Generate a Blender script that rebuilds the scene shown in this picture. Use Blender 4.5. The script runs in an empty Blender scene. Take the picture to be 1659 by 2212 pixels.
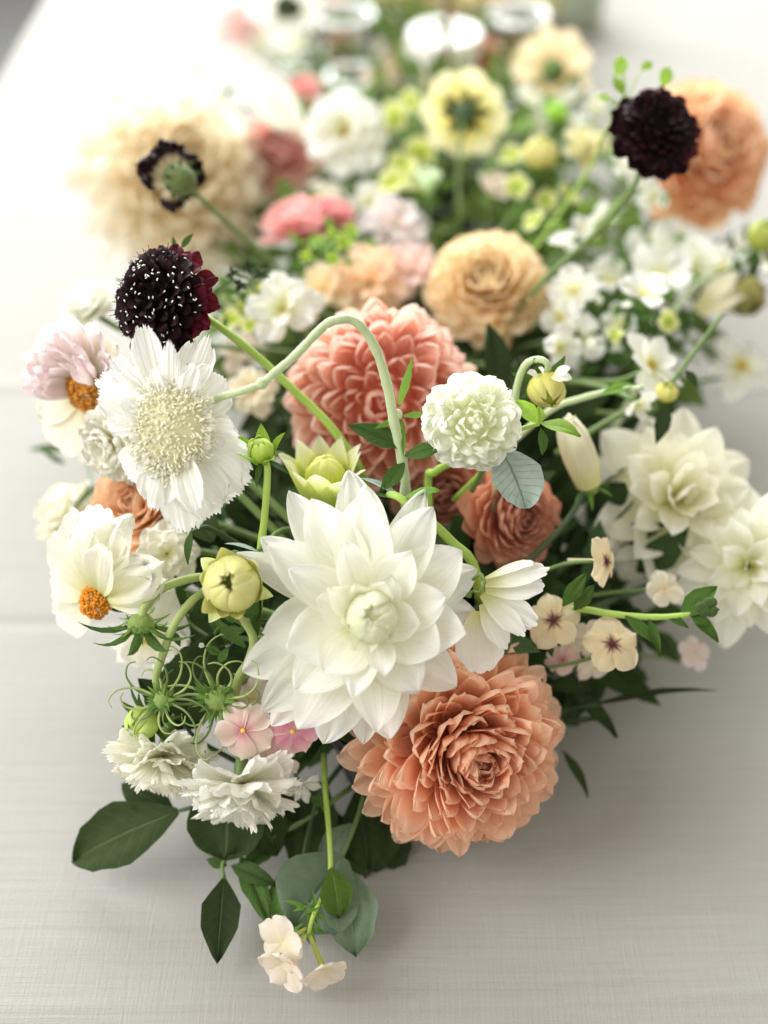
import bpy, math, random
from mathutils import Vector, Matrix
import numpy as np

rnd = random.Random(7)
S = bpy.context.scene
COL = S.collection

# ---------------------------------------------------------------- camera
FPX, CU, CV = 2400.0, 829.5, 1106.0            # focal length and centre in a 1659 x 2212 frame
CAM = Vector((0, 0, .55))
PITCH = math.radians(45)
RT = Vector((1, 0, 0)); UP = Vector((0, math.sin(PITCH), math.cos(PITCH))); FW = Vector((0, math.cos(PITCH), -math.sin(PITCH)))
cam = bpy.data.cameras.new('camera'); camo = bpy.data.objects.new('camera', cam); COL.objects.link(camo)
camo.location = CAM; camo.rotation_euler = (math.radians(90) - PITCH, 0, 0)
cam.sensor_fit = 'VERTICAL'; cam.sensor_height = 24; cam.lens = 24 * FPX / 2212
cam.clip_start = .02; cam.clip_end = 50
cam.dof.use_dof = True; cam.dof.focus_distance = .530; cam.dof.aperture_fstop = 1.5
S.camera = camo

# ---------------------------------------------------------------- light
w = bpy.data.worlds.new('World'); S.world = w; w.use_nodes = True
w.node_tree.nodes['Background'].inputs[0].default_value = (1.0, .955, .84, 1)
w.node_tree.nodes['Background'].inputs[1].default_value = .74
def area(name, loc, aim, sx, sy, power, col):
    l = bpy.data.lights.new(name, 'AREA'); l.shape = 'RECTANGLE'; l.size = sx; l.size_y = sy; l.energy = power; l.color = col
    o = bpy.data.objects.new(name, l); COL.objects.link(o); o.location = loc
    o.rotation_euler = (Vector(aim) - Vector(loc)).to_track_quat('-Z', 'Y').to_euler(); return o
area('window_light', (-.5, 2.7, 1.35), (0, .8, 0), 2.6, 1.5, 148, (.95, .98, 1.0))
area('side_window_light', (-2.4, .15, 1.9), (0, .45, .1), 1.8, 1.8, 84, (.97, .98, 1.0))  # added fill from the left, no window there; brightens camera-facing petals
S.view_settings.view_transform = 'Standard'; S.view_settings.look = 'None'
S.view_settings.exposure = .13; S.view_settings.gamma = 1
S.cycles.use_denoising = True
S.cycles.max_bounces = 10; S.cycles.transmission_bounces = 8; S.cycles.transparent_max_bounces = 8

def zdepth(v, z): return (CAM.z - z) / (math.sin(PITCH) + math.cos(PITCH) * (v - CV) / FPX)
def at(u, v, z=None, d=None):
    if d is None: d = zdepth(v, z)
    return CAM + RT * ((u - CU) / FPX * d) - UP * ((v - CV) / FPX * d) + FW * d
def camdir(t): return (RT * t[0] + UP * t[1] - FW * t[2]).normalized()

# ---------------------------------------------------------------- materials
MATS = {}
class NT:
    def __init__(s, name):
        s.m = bpy.data.materials.new(name); s.m.use_nodes = True; s.n = s.m.node_tree.nodes; s.l = s.m.node_tree.links
        s.n.clear(); s.out = s.n.new('ShaderNodeOutputMaterial'); MATS[name] = s.m
    def new(s, t, **k):
        o = s.n.new(t)
        for a, b in k.items(): setattr(o, a, b)
        return o
    def set(s, sock, val):
        if hasattr(val, 'is_output'): s.l.new(val, sock)
        else: sock.default_value = val
    def math(s, op, a, b=0.0, c=None, clamp=False):
        o = s.new('ShaderNodeMath', operation=op, use_clamp=clamp); s.set(o.inputs[0], a); s.set(o.inputs[1], b)
        if c is not None: s.set(o.inputs[2], c)
        return o.outputs[0]
    def mix(s, f, a, b, mode='MIX'):
        o = s.new('ShaderNodeMix', data_type='RGBA', blend_type=mode); s.set(o.inputs[0], f); s.set(o.inputs[6], a); s.set(o.inputs[7], b); return o.outputs[2]
    def noise(s, vec, scale, detail=2, rough=.5, dim='3D'):
        o = s.new('ShaderNodeTexNoise'); s.l.new(vec, o.inputs['Vector']); o.inputs['Scale'].default_value = scale
        o.inputs['Detail'].default_value = detail; o.inputs['Roughness'].default_value = rough; return o.outputs['Fac']
    def mapping(s, vec, scale, loc=None):
        o = s.new('ShaderNodeMapping'); s.l.new(vec, o.inputs[0]); o.inputs['Scale'].default_value = scale
        if loc is not None: s.l.new(loc, o.inputs['Location'])
        return o.outputs[0]
def c4(c): return (c[0], c[1], c[2], 1)

def petal_mat(name, base, mid, tip, pos=(.05, .4, .95), tr=.4, vein=.12, rough=.5, spec=.25, bump=.15, trsat=1.0, edge=None, sheen=0, arm=None):
    n = NT(name)
    uv = n.new('ShaderNodeUVMap').outputs[0]; sep = n.new('ShaderNodeSeparateXYZ'); n.l.new(uv, sep.inputs[0])
    oi = n.new('ShaderNodeObjectInfo')
    rp = n.new('ShaderNodeValToRGB'); e = rp.color_ramp.elements
    e[0].position, e[0].color = pos[0], c4(base); e[1].position, e[1].color = pos[2], c4(tip)
    x = e.new(pos[1]); x.color = c4(mid)
    n.l.new(sep.outputs[1], rp.inputs[0]); col = rp.outputs[0]
    cx = n.new('ShaderNodeCombineXYZ'); n.l.new(n.math('MULTIPLY', oi.outputs['Random'], 37.0), cx.inputs[0]); n.l.new(n.math('MULTIPLY', oi.outputs['Random'], 11.0), cx.inputs[2])
    st = n.noise(n.mapping(uv, (24, 1.3, 1), cx.outputs[0]), 1.0, 3, .6)
    bl = n.noise(n.mapping(uv, (2.5, 2.5, 1), cx.outputs[0]), 1.0, 2)
    if edge is not None:
        s_ = n.math('ABSOLUTE', n.math('MULTIPLY_ADD', sep.outputs[0], 2.0, -1.0))
        f = n.math('MAXIMUM', n.math('POWER', s_, 4.0), n.math('POWER', sep.outputs[1], 6.0))
        col = n.mix(n.math('MULTIPLY', f, .75, clamp=True), col, c4(edge))
    if arm is not None:
        s_ = n.math('ABSOLUTE', n.math('MULTIPLY_ADD', sep.outputs[0], 2.0, -1.0))
        f = n.math('MULTIPLY', n.math('SUBTRACT', 1.15, n.math('MULTIPLY', s_, 5.5), clamp=True), n.math('SUBTRACT', 1.5, n.math('MULTIPLY', sep.outputs[1], 3.6), clamp=True))
        col = n.mix(f, col, c4(arm))
    dark = n.math('MULTIPLY_ADD', st, -2 * vein, 1 + vein); dark = n.math('MULTIPLY', dark, n.math('MULTIPLY_ADD', bl, .12, .94))
    dark = n.math('MULTIPLY', dark, n.math('MULTIPLY_ADD', oi.outputs['Random'], .1, .95))
    gc = n.new('ShaderNodeCombineColor')
    for i in range(3): n.l.new(dark, gc.inputs[i])
    col = n.mix(1.0, col, gc.outputs[0], 'MULTIPLY')
    sp = n.noise(n.mapping(uv, (9, 13, 1), cx.outputs[0]), 1.0, 2, .7)
    col = n.mix(n.math('MULTIPLY', n.math('SUBTRACT', sp, .70, clamp=True), 2.2, clamp=True), col, n.mix(1.0, col, (.70, .55, .36, 1), 'MULTIPLY'))
    col = n.mix(1.0, col, oi.outputs['Color'], 'MULTIPLY')
    bp = n.new('ShaderNodeBump'); bp.inputs['Strength'].default_value = bump; bp.inputs['Distance'].default_value = .0012; n.l.new(st, bp.inputs['Height'])
    p = n.new('ShaderNodeBsdfPrincipled'); n.l.new(col, p.inputs['Base Color']); p.inputs['Roughness'].default_value = rough
    p.inputs['Specular IOR Level'].default_value = spec; n.l.new(bp.outputs[0], p.inputs['Normal'])
    if sheen: p.inputs['Sheen Weight'].default_value = sheen; p.inputs['Sheen Roughness'].default_value = .4
    t = n.new('ShaderNodeBsdfTranslucent')
    hs = n.new('ShaderNodeHueSaturation'); hs.inputs['Saturation'].default_value = trsat; n.l.new(col, hs.inputs['Color']); n.l.new(hs.outputs[0], t.inputs[0])
    n.l.new(bp.outputs[0], t.inputs['Normal'])
    mx = n.new('ShaderNodeMixShader'); mx.inputs[0].default_value = tr; n.l.new(p.outputs[0], mx.inputs[1]); n.l.new(t.outputs[0], mx.inputs[2]); n.l.new(mx.outputs[0], n.out.inputs[0])
    return n.m

def leaf_mat(name, col, rib, tr=.25, rough=.45, spec=.35, veins=7, vs=.5, island=False):
    n = NT(name)
    uv = n.new('ShaderNodeUVMap').outputs[0]; sep = n.new('ShaderNodeSeparateXYZ'); n.l.new(uv, sep.inputs[0])
    oi = n.new('ShaderNodeObjectInfo')
    a = n.math('ABSOLUTE', n.math('MULTIPLY_ADD', sep.outputs[0], 2.0, -1.0))
    rib_ = n.math('SUBTRACT', 1.0, n.math('MULTIPLY', a, 14.0), clamp=True)
    fr = n.math('FRACT', n.math('SUBTRACT', n.math('MULTIPLY', sep.outputs[1], float(veins)), n.math('MULTIPLY', n.math('POWER', a, .8), 1.6)))
    sv = n.math('SUBTRACT', 1.0, n.math('MULTIPLY', n.math('ABSOLUTE', n.math('SUBTRACT', fr, .5)), 11.0), clamp=True)
    f = n.math('MAXIMUM', n.math('MULTIPLY', rib_, .8), n.math('MULTIPLY', sv, vs * .6))
    nz = n.noise(n.mapping(uv, (5, 7, 1)), 1.0, 4, .6)
    c = n.mix(f, c4(col), c4(rib))
    r_ = oi.outputs['Random']
    if island: r_ = n.new('ShaderNodeNewGeometry').outputs['Random Per Island']
    k = n.math('MULTIPLY', n.math('MULTIPLY_ADD', nz, .6, .7), n.math('MULTIPLY_ADD', r_, .6, .7))
    gc = n.new('ShaderNodeCombineColor')
    for i in range(3): n.l.new(k, gc.inputs[i])
    sp = n.noise(n.mapping(uv, (11, 17, 1)), 1.0, 3, .7)
    c = n.mix(n.math('MULTIPLY', n.math('SUBTRACT', sp, .66, clamp=True), 5.0, clamp=True), c, (.16, .13, .05, 1))
    c = n.mix(1.0, c, gc.outputs[0], 'MULTIPLY'); c = n.mix(1.0, c, oi.outputs['Color'], 'MULTIPLY')
    bp = n.new('ShaderNodeBump'); bp.inputs['Strength'].default_value = .7; bp.inputs['Distance'].default_value = .001; n.l.new(n.math('SUBTRACT', n.math('MULTIPLY', nz, .35), f), bp.inputs['Height'])
    p = n.new('ShaderNodeBsdfPrincipled'); n.l.new(c, p.inputs['Base Color']); p.inputs['Roughness'].default_value = rough
    p.inputs['Specular IOR Level'].default_value = spec; n.l.new(bp.outputs[0], p.inputs['Normal'])
    t = n.new('ShaderNodeBsdfTranslucent'); n.l.new(n.mix(.5, c, (.25, .45, .04, 1), 'MULTIPLY'), t.inputs[0]); n.l.new(c, t.inputs[0])
    mx = n.new('ShaderNodeMixShader'); mx.inputs[0].default_value = tr; n.l.new(p.outputs[0], mx.inputs[1]); n.l.new(t.outputs[0], mx.inputs[2]); n.l.new(mx.outputs[0], n.out.inputs[0])
    return n.m

def plain_mat(name, col, col2=None, rough=.5, spec=.4, scale=60, bump=.2, sheen=0, metal=0, trans=0, dist=.001):
    n = NT(name); tc = n.new('ShaderNodeTexCoord').outputs['Object']
    nz = n.noise(tc, scale, 3); oi = n.new('ShaderNodeObjectInfo')
    c = n.mix(nz, c4(col), c4(col2 or [x * .7 for x in col])); c = n.mix(1.0, c, oi.outputs['Color'], 'MULTIPLY')
    p = n.new('ShaderNodeBsdfPrincipled'); n.l.new(c, p.inputs['Base Color']); p.inputs['Roughness'].default_value = rough
    p.inputs['Specular IOR Level'].default_value = spec; p.inputs['Metallic'].default_value = metal
    p.inputs['Transmission Weight'].default_value = trans
    if sheen: p.inputs['Sheen Weight'].default_value = sheen
    bp = n.new('ShaderNodeBump'); bp.inputs['Strength'].default_value = bump; bp.inputs['Distance'].default_value = dist; n.l.new(nz, bp.inputs['Height']); n.l.new(bp.outputs[0], p.inputs['Normal'])
    n.l.new(p.outputs[0], n.out.inputs[0]); return n.m

petal_mat('white_petal', (.80, .80, .36), (.945, .945, .81), (.96, .96, .92), pos=(.02, .38, .9), tr=.42, vein=.085, bump=.5, trsat=1.1)
petal_mat('cream_petal', (.86, .84, .50), (.94, .92, .78), (.95, .94, .86), tr=.38, vein=.07, bump=.15)
petal_mat('pompon_petal', (.90, .90, .64), (.95, .95, .84), (.96, .96, .90), tr=.4, vein=.04, bump=.08)
petal_mat('fringed_petal', (.84, .85, .62), (.94, .94, .87), (.96, .96, .94), tr=.38, vein=.16, bump=.5)
petal_mat('coral_petal', (.95, .44, .27), (.98, .62, .42), (.985, .73, .54), pos=(.05, .45, 1), tr=.48, vein=.07, trsat=1.05, edge=(.985, .75, .57))
petal_mat('deep_coral_petal', (.80, .28, .20), (.93, .50, .37), (.95, .63, .50), pos=(.05, .45, 1), tr=.35, vein=.09, trsat=1.15, edge=(.86, .40, .27))
petal_mat('pink_coral_petal', (.96, .58, .46), (.98, .72, .60), (.985, .81, .71), pos=(.05, .45, 1), tr=.45, vein=.08, trsat=1.1, edge=(.985, .84, .76))
petal_mat('peach_petal', (.95, .73, .38), (.97, .80, .53), (.97, .86, .65), tr=.4, vein=.08, trsat=1.1)
petal_mat('orange_petal', (.92, .54, .30), (.96, .68, .45), (.97, .78, .58), tr=.4, vein=.08, trsat=1.1)
petal_mat('buff_petal', (.95, .80, .54), (.96, .88, .68), (.97, .93, .79), tr=.4, vein=.08, trsat=1.05)
petal_mat('yellow_petal', (.86, .70, .12), (.90, .82, .32), (.92, .88, .58), tr=.45, vein=.1)
petal_mat('pink_petal', (.95, .91, .80), (.95, .89, .84), (.94, .82, .84), tr=.4, vein=.1)
petal_mat('rose_petal', (.72, .18, .18), (.88, .36, .36), (.92, .58, .54), tr=.4, vein=.1)
petal_mat('blush_petal', (.86, .72, .60), (.88, .72, .66), (.90, .84, .80), tr=.4, vein=.1)
petal_mat('phlox_petal', (.66, .20, .26), (.88, .58, .54), (.88, .72, .62), pos=(.03, .34, .95), tr=.35, vein=.14, edge=(.90, .84, .70))
petal_mat('dark_phlox_petal', (.80, .40, .42), (.72, .26, .36), (.82, .46, .50), pos=(.03, .3, .95), tr=.35, vein=.14, edge=(.88, .70, .68))
petal_mat('star_petal', (.22, .05, .05), (.88, .72, .46), (.90, .78, .54), pos=(.05, .24, .9), tr=.35, vein=.12, bump=.3, arm=(.10, .015, .02))
petal_mat('shell_petal', (.88, .80, .55), (.90, .80, .66), (.92, .84, .74), tr=.4, vein=.1)
petal_mat('lime_petal', (.42, .58, .05), (.72, .76, .22), (.88, .88, .62), pos=(.1, .55, .95), tr=.4, vein=.08)
petal_mat('bud_petal', (.40, .52, .08), (.68, .68, .22), (.80, .78, .40), pos=(.1, .5, .95), tr=.25, vein=.08, bump=.3)
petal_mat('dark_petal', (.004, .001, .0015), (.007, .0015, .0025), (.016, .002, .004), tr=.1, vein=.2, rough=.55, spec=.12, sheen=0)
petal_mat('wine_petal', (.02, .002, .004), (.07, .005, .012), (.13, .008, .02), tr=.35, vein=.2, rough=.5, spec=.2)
petal_mat('ring_petal', (.75, .70, .42), (.62, .50, .34), (.016, .004, .008), pos=(.3, .48, .64), tr=.12, vein=.2)
leaf_mat('dark_leaf', (.036, .058, .018), (.10, .14, .06), tr=.15, rough=.7, spec=.12, vs=.25)
leaf_mat('mid_leaf', (.065, .13, .025), (.15, .23, .07), tr=.25, rough=.6, spec=.2)
leaf_mat('fresh_leaf', (.16, .31, .05), (.30, .45, .12), tr=.35, vs=.35, spec=.15, rough=.6)
leaf_mat('lime_leaf', (.30, .50, .06), (.50, .62, .22), tr=.4, vs=.3)
leaf_mat('grey_leaf', (.42, .52, .46), (.10, .17, .13), tr=.15, rough=.55, veins=9, vs=.55)
leaf_mat('dusty_leaf', (.14, .21, .13), (.22, .30, .2), tr=.2, rough=.6, vs=.3)
leaf_mat('back_leaf', (.13, .20, .05), (.2, .28, .1), tr=.3, rough=.8, spec=.05, island=True)
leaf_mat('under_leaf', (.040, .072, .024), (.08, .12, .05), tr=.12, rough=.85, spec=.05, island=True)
plain_mat('stem_green', (.17, .25, .07), (.11, .18, .05), rough=.5, scale=120)
plain_mat('sage_stem', (.40, .48, .18), (.30, .38, .12), rough=.55, scale=150, bump=.3)
plain_mat('rim_glint', (.86, .88, .88), (.84, .86, .86), rough=.15, spec=.8, bump=.02)  # white colour standing in for the bright reflection on a clear glass rim
plain_mat('pale_stem', (.52, .60, .36), (.40, .50, .24), rough=.6, scale=150, bump=.4, sheen=.6)
plain_mat('lime_stem', (.42, .58, .12), (.30, .46, .08), rough=.45)
plain_mat('dark_stem', (.06, .10, .04), (.04, .08, .03), rough=.55)
plain_mat('orange_floret', (.85, .36, .02), (.62, .20, .01), rough=.6, scale=300)
plain_mat('amber_floret', (.70, .30, .03), (.40, .14, .01), rough=.6, scale=300)
plain_mat('yellow_floret', (.80, .60, .08), (.6, .4, .05), rough=.6, scale=300)
plain_mat('pin_floret', (.90, .88, .72), (.80, .78, .56), rough=.6, scale=200)
plain_mat('pin_base', (.56, .55, .30), (.74, .72, .48), rough=.7, scale=200)
plain_mat('maroon', (.08, .012, .015), rough=.6)
plain_mat('pin_white', (.85, .84, .80), (.8, .8, .76), rough=.4)
plain_mat('black_core', (.004, .002, .002), rough=.8, spec=.05)
plain_mat('fuzzy_green', (.26, .36, .09), (.16, .25, .05), rough=.8, scale=400, bump=1.0, sheen=.2)
plain_mat('black_glaze', (.008, .008, .009), rough=.25, spec=.5, bump=.02)
plain_mat('moss', (.03, .05, .015), (.015, .03, .01), rough=.95, scale=90, bump=.8)
plain_mat('brass', (.45, .32, .16), (.30, .2, .1), rough=.35, metal=.8, scale=20, bump=.02)
plain_mat('wax', (.88, .87, .83), (.86, .85, .8), rough=.45, bump=.03)
plain_mat('sage_glaze', (.42, .47, .36), (.38, .43, .33), rough=.35, scale=8, bump=.05)
plain_mat('cream_glaze', (.72, .66, .46), (.66, .6, .4), rough=.35, scale=8, bump=.05)
n = NT('clear_glass'); p = n.new('ShaderNodeBsdfPrincipled'); p.inputs['Base Color'].default_value = (.97, .98, .97, 1); p.inputs['Roughness'].default_value = .02
p.inputs['Transmission Weight'].default_value = 1; p.inputs['IOR'].default_value = 1.45; n.l.new(p.outputs[0], n.out.inputs[0])
nz = n.noise(n.new('ShaderNodeTexCoord').outputs['Object'], 25, 2); b_ = n.new('ShaderNodeBump'); b_.inputs['Strength'].default_value = .05; n.l.new(nz, b_.inputs['Height']); n.l.new(b_.outputs[0], p.inputs['Normal'])
# slub linen
n = NT('linen'); tc = n.new('ShaderNodeTexCoord').outputs['Object']
sl = n.noise(n.mapping(tc, (22, 820, 1)), 1.0, 3, .6); sl2 = n.noise(n.mapping(tc, (9, 300, 1)), 1.0, 3, .6); wv = n.noise(n.mapping(tc, (900, 1300, 1)), 1.0, 2)
wp = n.noise(n.mapping(tc, (700, 30, 1)), 1.0, 3, .6)
msk = n.noise(n.mapping(tc, (4, 5, 1)), 1.0, 3)
h = n.math('ADD', n.math('MULTIPLY', sl, .5), n.math('ADD', n.math('MULTIPLY', sl2, .6), n.math('ADD', n.math('MULTIPLY', wp, .45), n.math('MULTIPLY', wv, .25))))
c = n.mix(n.math('MULTIPLY_ADD', n.math('SUBTRACT', h, .9), n.math('MULTIPLY_ADD', msk, 1.7, .1), .5, clamp=True), (.318, .309, .281, 1), (.412, .402, .370, 1))
vor = n.new('ShaderNodeTexVoronoi'); vor.inputs['Scale'].default_value = 28; n.l.new(tc, vor.inputs['Vector'])
sp = n.math('SUBTRACT', 1.0, n.math('MULTIPLY', vor.outputs['Distance'], 22.0), clamp=True)
c = n.mix(n.math('MULTIPLY', sp, .35), c, (.30, .29, .26, 1))
p = n.new('ShaderNodeBsdfPrincipled'); n.l.new(c, p.inputs['Base Color']); p.inputs['Roughness'].default_value = .85; p.inputs['Specular IOR Level'].default_value = .15; p.inputs['Sheen Weight'].default_value = .15
bp = n.new('ShaderNodeBump'); bp.inputs['Strength'].default_value = .6; bp.inputs['Distance'].default_value = .0013; n.l.new(h, bp.inputs['Height']); n.l.new(bp.outputs[0], p.inputs['Normal']); n.l.new(p.outputs[0], n.out.inputs[0])
n = NT('floor_boards'); tc = n.new('ShaderNodeTexCoord').outputs['Object']; nz = n.noise(n.mapping(tc, (2, 20, 1)), 1.0, 4)
p = n.new('ShaderNodeBsdfPrincipled'); n.l.new(n.mix(nz, (.13, .13, .13, 1), (.18, .18, .18, 1)), p.inputs['Base Color']); p.inputs['Roughness'].default_value = .7; n.l.new(p.outputs[0], n.out.inputs[0])

# ---------------------------------------------------------------- mesh helpers
def mesh_from(name, verts, faces, mat, uvs=None, smooth=True):
    me = bpy.data.meshes.new(name); me.from_pydata([tuple(v) for v in verts], [], faces)
    if uvs is not None:
        ul = me.uv_layers.new(name='UVMap'); vi = np.zeros(len(me.loops), dtype=np.int32); me.loops.foreach_get('vertex_index', vi)
        ul.data.foreach_set('uv', np.asarray(uvs, dtype=np.float32)[vi].ravel())
    if smooth: me.polygons.foreach_set('use_smooth', [True] * len(me.polygons))
    if mat: me.materials.append(MATS[mat])
    me.update(); return me
def link(name, me, parent=None, M=None, col=None):
    o = bpy.data.objects.new(name, me); COL.objects.link(o)
    if parent: o.parent = parent
    if M is not None: o.matrix_basis = M
    if col: o.color = (col[0], col[1], col[2], 1)
    return o

KIND = {  # blade shapes: width / length, base width, widest at, end roundness p q, curl up, cup, teeth, grooves, ruffle, grid
 'lily':   dict(W=.50, b=.35, w=.50, p=2.0, q=.74, curl=.22, cup=.40, ruf=.07, nu=13, nv=13, pinch=.35, groove=.011),
 'coral':  dict(W=.54, b=.45, w=.56, p=2.9, q=.5, curl=.50, cup=.60, ruf=.09, nu=8, nv=10),
 'ball':   dict(W=.80, b=.55, w=.55, p=3.2, q=.5, curl=.60, cup=1.05, ruf=.04, nu=9, nv=10),
 'pomp':   dict(W=.95, b=.5, w=.66, p=3.2, q=.5, curl=.65, cup=.46, ruf=.24, nu=11, nv=8, flat=-.25),
 'spiky':  dict(W=.30, b=.45, w=.50, p=1.7, q=.85, curl=.15, cup=.9, ruf=.05, nu=5, nv=8),
 'cosmos': dict(W=.60, b=.22, w=.72, p=5, q=.45, curl=-.10, cup=.15, teeth=3, ta=.05, groove=.016, ruf=.05, nu=19, nv=11, flat=.35),
 'fringe': dict(W=.66, b=.18, w=.80, p=6, q=.4, curl=-.25, cup=.1, teeth=11, ta=.062, groove=.020, ruf=.10, nu=37, nv=11, flat=.42),
 'dianth': dict(W=1.05, b=.12, w=.82, p=6, q=.4, curl=.1, cup=.25, teeth=8, ta=.075, groove=.012, ruf=.11, nu=33, nv=9, flat=.5),
 'ruffle': dict(W=.95, b=.25, w=.66, p=3, q=.5, curl=-.2, cup=.2, ruf=.16, nu=11, nv=8, flat=.2),
 'phlox':  dict(W=.80, b=.16, w=.64, p=2.6, q=.5, curl=-.28, cup=-.12, ruf=.13, nu=9, nv=9, flat=.1),
 'star':   dict(W=.84, b=.2, w=.60, p=2.0, q=.62, curl=-.5, cup=-.25, ruf=.10, nu=8, nv=8, flat=.1, pinch=.2),
 'broad':  dict(W=.62, b=.35, w=.56, p=2.6, q=.55, curl=.25, cup=.50, ruf=.07, nu=9, nv=11),
 'scale':  dict(W=.60, b=.6, w=.40, p=1.7, q=.9, curl=1.75, cup=.55, ruf=.0, nu=7, nv=12, lin=True),
 'wrap':   dict(W=.52, b=.6, w=.42, p=2.0, q=.7, curl=2.95, cup=.55, ruf=.0, nu=6, nv=12, lin=True),
 'sepal':  dict(W=.24, b=.6, w=.35, p=1.4, q=1.0, curl=-.5, cup=.5, ruf=.03, nu=4, nv=7),
 'bract':  dict(W=.50, b=.5, w=.40, p=1.5, q=.95, curl=-.35, cup=.5, ruf=.03, nu=6, nv=8),
 'floret': dict(W=.85, b=.4, w=.60, p=2.4, q=.55, curl=-.7, cup=.4, ruf=.12, nu=5, nv=5),
 'leaf':   dict(W=.50, b=.1, w=.42, p=1.6, q=.95, curl=-.42, cup=.30, ruf=.10, nu=8, nv=12, fold=True),
 'oval':   dict(W=.62, b=.12, w=.48, p=2.0, q=.8, curl=-.38, cup=.2, ruf=.10, nu=8, nv=12, fold=True),
 'round':  dict(W=.85, b=.2, w=.48, p=2.2, q=.65, curl=-.38, cup=.15, ruf=.11, nu=8, nv=12, fold=True),
 'lance':  dict(W=.20, b=.25, w=.38, p=1.4, q=1.0, curl=-.3, cup=.4, ruf=.03, nu=6, nv=10, fold=True),
 'saw':    dict(W=.62, b=.15, w=.40, p=1.6, q=.9, curl=-.3, cup=.25, ruf=.05, nu=8, nv=37, fold=True, saw=9),
}
CACHE = {}
def blade_arrays(kind, var):
    k = KIND[kind]; r = random.Random(kind + str(var)); nu, nv = k['nu'], k['nv']
    j = lambda a: 1 + a * (r.random() * 2 - 1)
    W = k['W'] * j(.1); curl = k['curl'] + .18 * (r.random() * 2 - 1); cup = k['cup'] * j(.25); ph = r.random() * 6.28; ph2 = r.random() * 6.28; lop = .1 * (r.random() * 2 - 1)
    fr = 1 + int(r.random() * 2); tee = [r.random() for _ in range(40)]
    V = []; UVs = []
    ang = 0; y = z = 0; cl = [(0, 0, 0)]
    N = 24
    for i in range(N):
        t = (i + .5) / N; a = curl * (t if k.get('lin') else t ** 1.6 * 1.3); y += math.cos(a) / N; z += math.sin(a) / N; cl.append((y, z, a))
    def line(t):
        f = min(max(t, 0), 1) * N; i = min(int(f), N - 1); q = f - i; A, B = cl[i], cl[i + 1]
        ex = max(t - 1, 0)
        return A[0] + (B[0] - A[0]) * q + ex * math.cos(B[2]), A[1] + (B[1] - A[1]) * q + ex * math.sin(B[2]), A[2] + (B[2] - A[2]) * q
    for iv in range(nv):
        t = iv / (nv - 1)
        if 'saw' not in k: t = 1 - (1 - t) ** 2.0
        if t < k['w']:
            x = t / k['w']; h = k['b'] + (1 - k['b']) * (x * x * (3 - 2 * x) if k['b'] > .3 else math.sin(x * math.pi / 2) ** 1.15)
        else:
            x = (t - k['w']) / (1 - k['w']); h = max(1 - x ** k['p'], 0) ** k['q']
            if 'teeth' in k: h = max(h, .95 - .2 * x ** 3)
        if 'saw' in k: h *= 1 + .09 * ((t * k['saw']) % 1.0 - .5) * (1 if 0 < t < 1 else 0)
        if k.get('fold'): h *= 1 + .035 * math.sin(t * 21 + ph) + .03 * math.sin(t * 37 + ph2)
        h *= W / 2
        for iu in range(nu):
            s = iu / (nu - 1) * 2 - 1; tt = t
            if 'flat' in k: tt = t * (1 - k['flat'] * .5 * s * s)
            if 'teeth' in k:
                sc = (s + 1) / 2 * k['teeth'] * (1 if kind != 'cosmos' else 1); ix = int(min(sc, k['teeth'] - .001)); fx = sc - ix
                tri = 1 - abs(fx * 2 - 1)
                if kind == 'cosmos': tri = math.sqrt(max(tri, 0))
                tt += k['ta'] * (tri * (.55 + .9 * tee[ix]) - .5 + (tee[ix + 9] - .5) * .8) * t ** 5
            yy, zz, a = line(tt)
            xx = s * h + lop * h * t
            prof = math.sin(min(t * 1.2, 1) * math.pi / 2)
            if k.get('fold'): dz = cup * h * abs(s) * prof
            elif abs(cup) > .45:
                B = cup * 1.25 * (.35 + .65 * prof); xx = h * math.sin(B * s) / B * (1 + .12 * B) + lop * h * t; dz = h * (1 - math.cos(B * s)) / B * (1 + .12 * B)
            else: dz = cup * h * s * s * prof
            dz += k['ruf'] * W * t * (math.sin(fr * math.pi * s + ph) * .6 + math.sin((fr + 1.3) * math.pi * s + t * 4 + ph2) * .4 * abs(s))
            if 'groove' in k: dz += k['groove'] * W * math.cos(s * math.pi * 4 + ph) * t * (1 - .4 * t) + k['groove'] * .6 * W * math.cos(s * math.pi * 9 + ph2) * t
            if 'pinch' in k and t > .75: dz += k['pinch'] * h * s * s * (t - .75) * 4
            V.append((xx, yy - math.sin(a) * dz, zz + math.cos(a) * dz)); UVs.append(((s + 1) / 2, t))
    F = [(iv * nu + iu, iv * nu + iu + 1, (iv + 1) * nu + iu + 1, (iv + 1) * nu + iu) for iv in range(nv - 1) for iu in range(nu - 1)]
    return V, F, UVs
NVAR = 5
def blade(kind, mat, var=None):
    var = rnd.randrange(NVAR) if var is None else var % 97
    key = (kind, mat, var)
    if key not in CACHE:
        V, F, U = blade_arrays(kind, var); CACHE[key] = mesh_from(kind + '_' + mat, V, F, mat, U)
    return CACHE[key]

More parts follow.
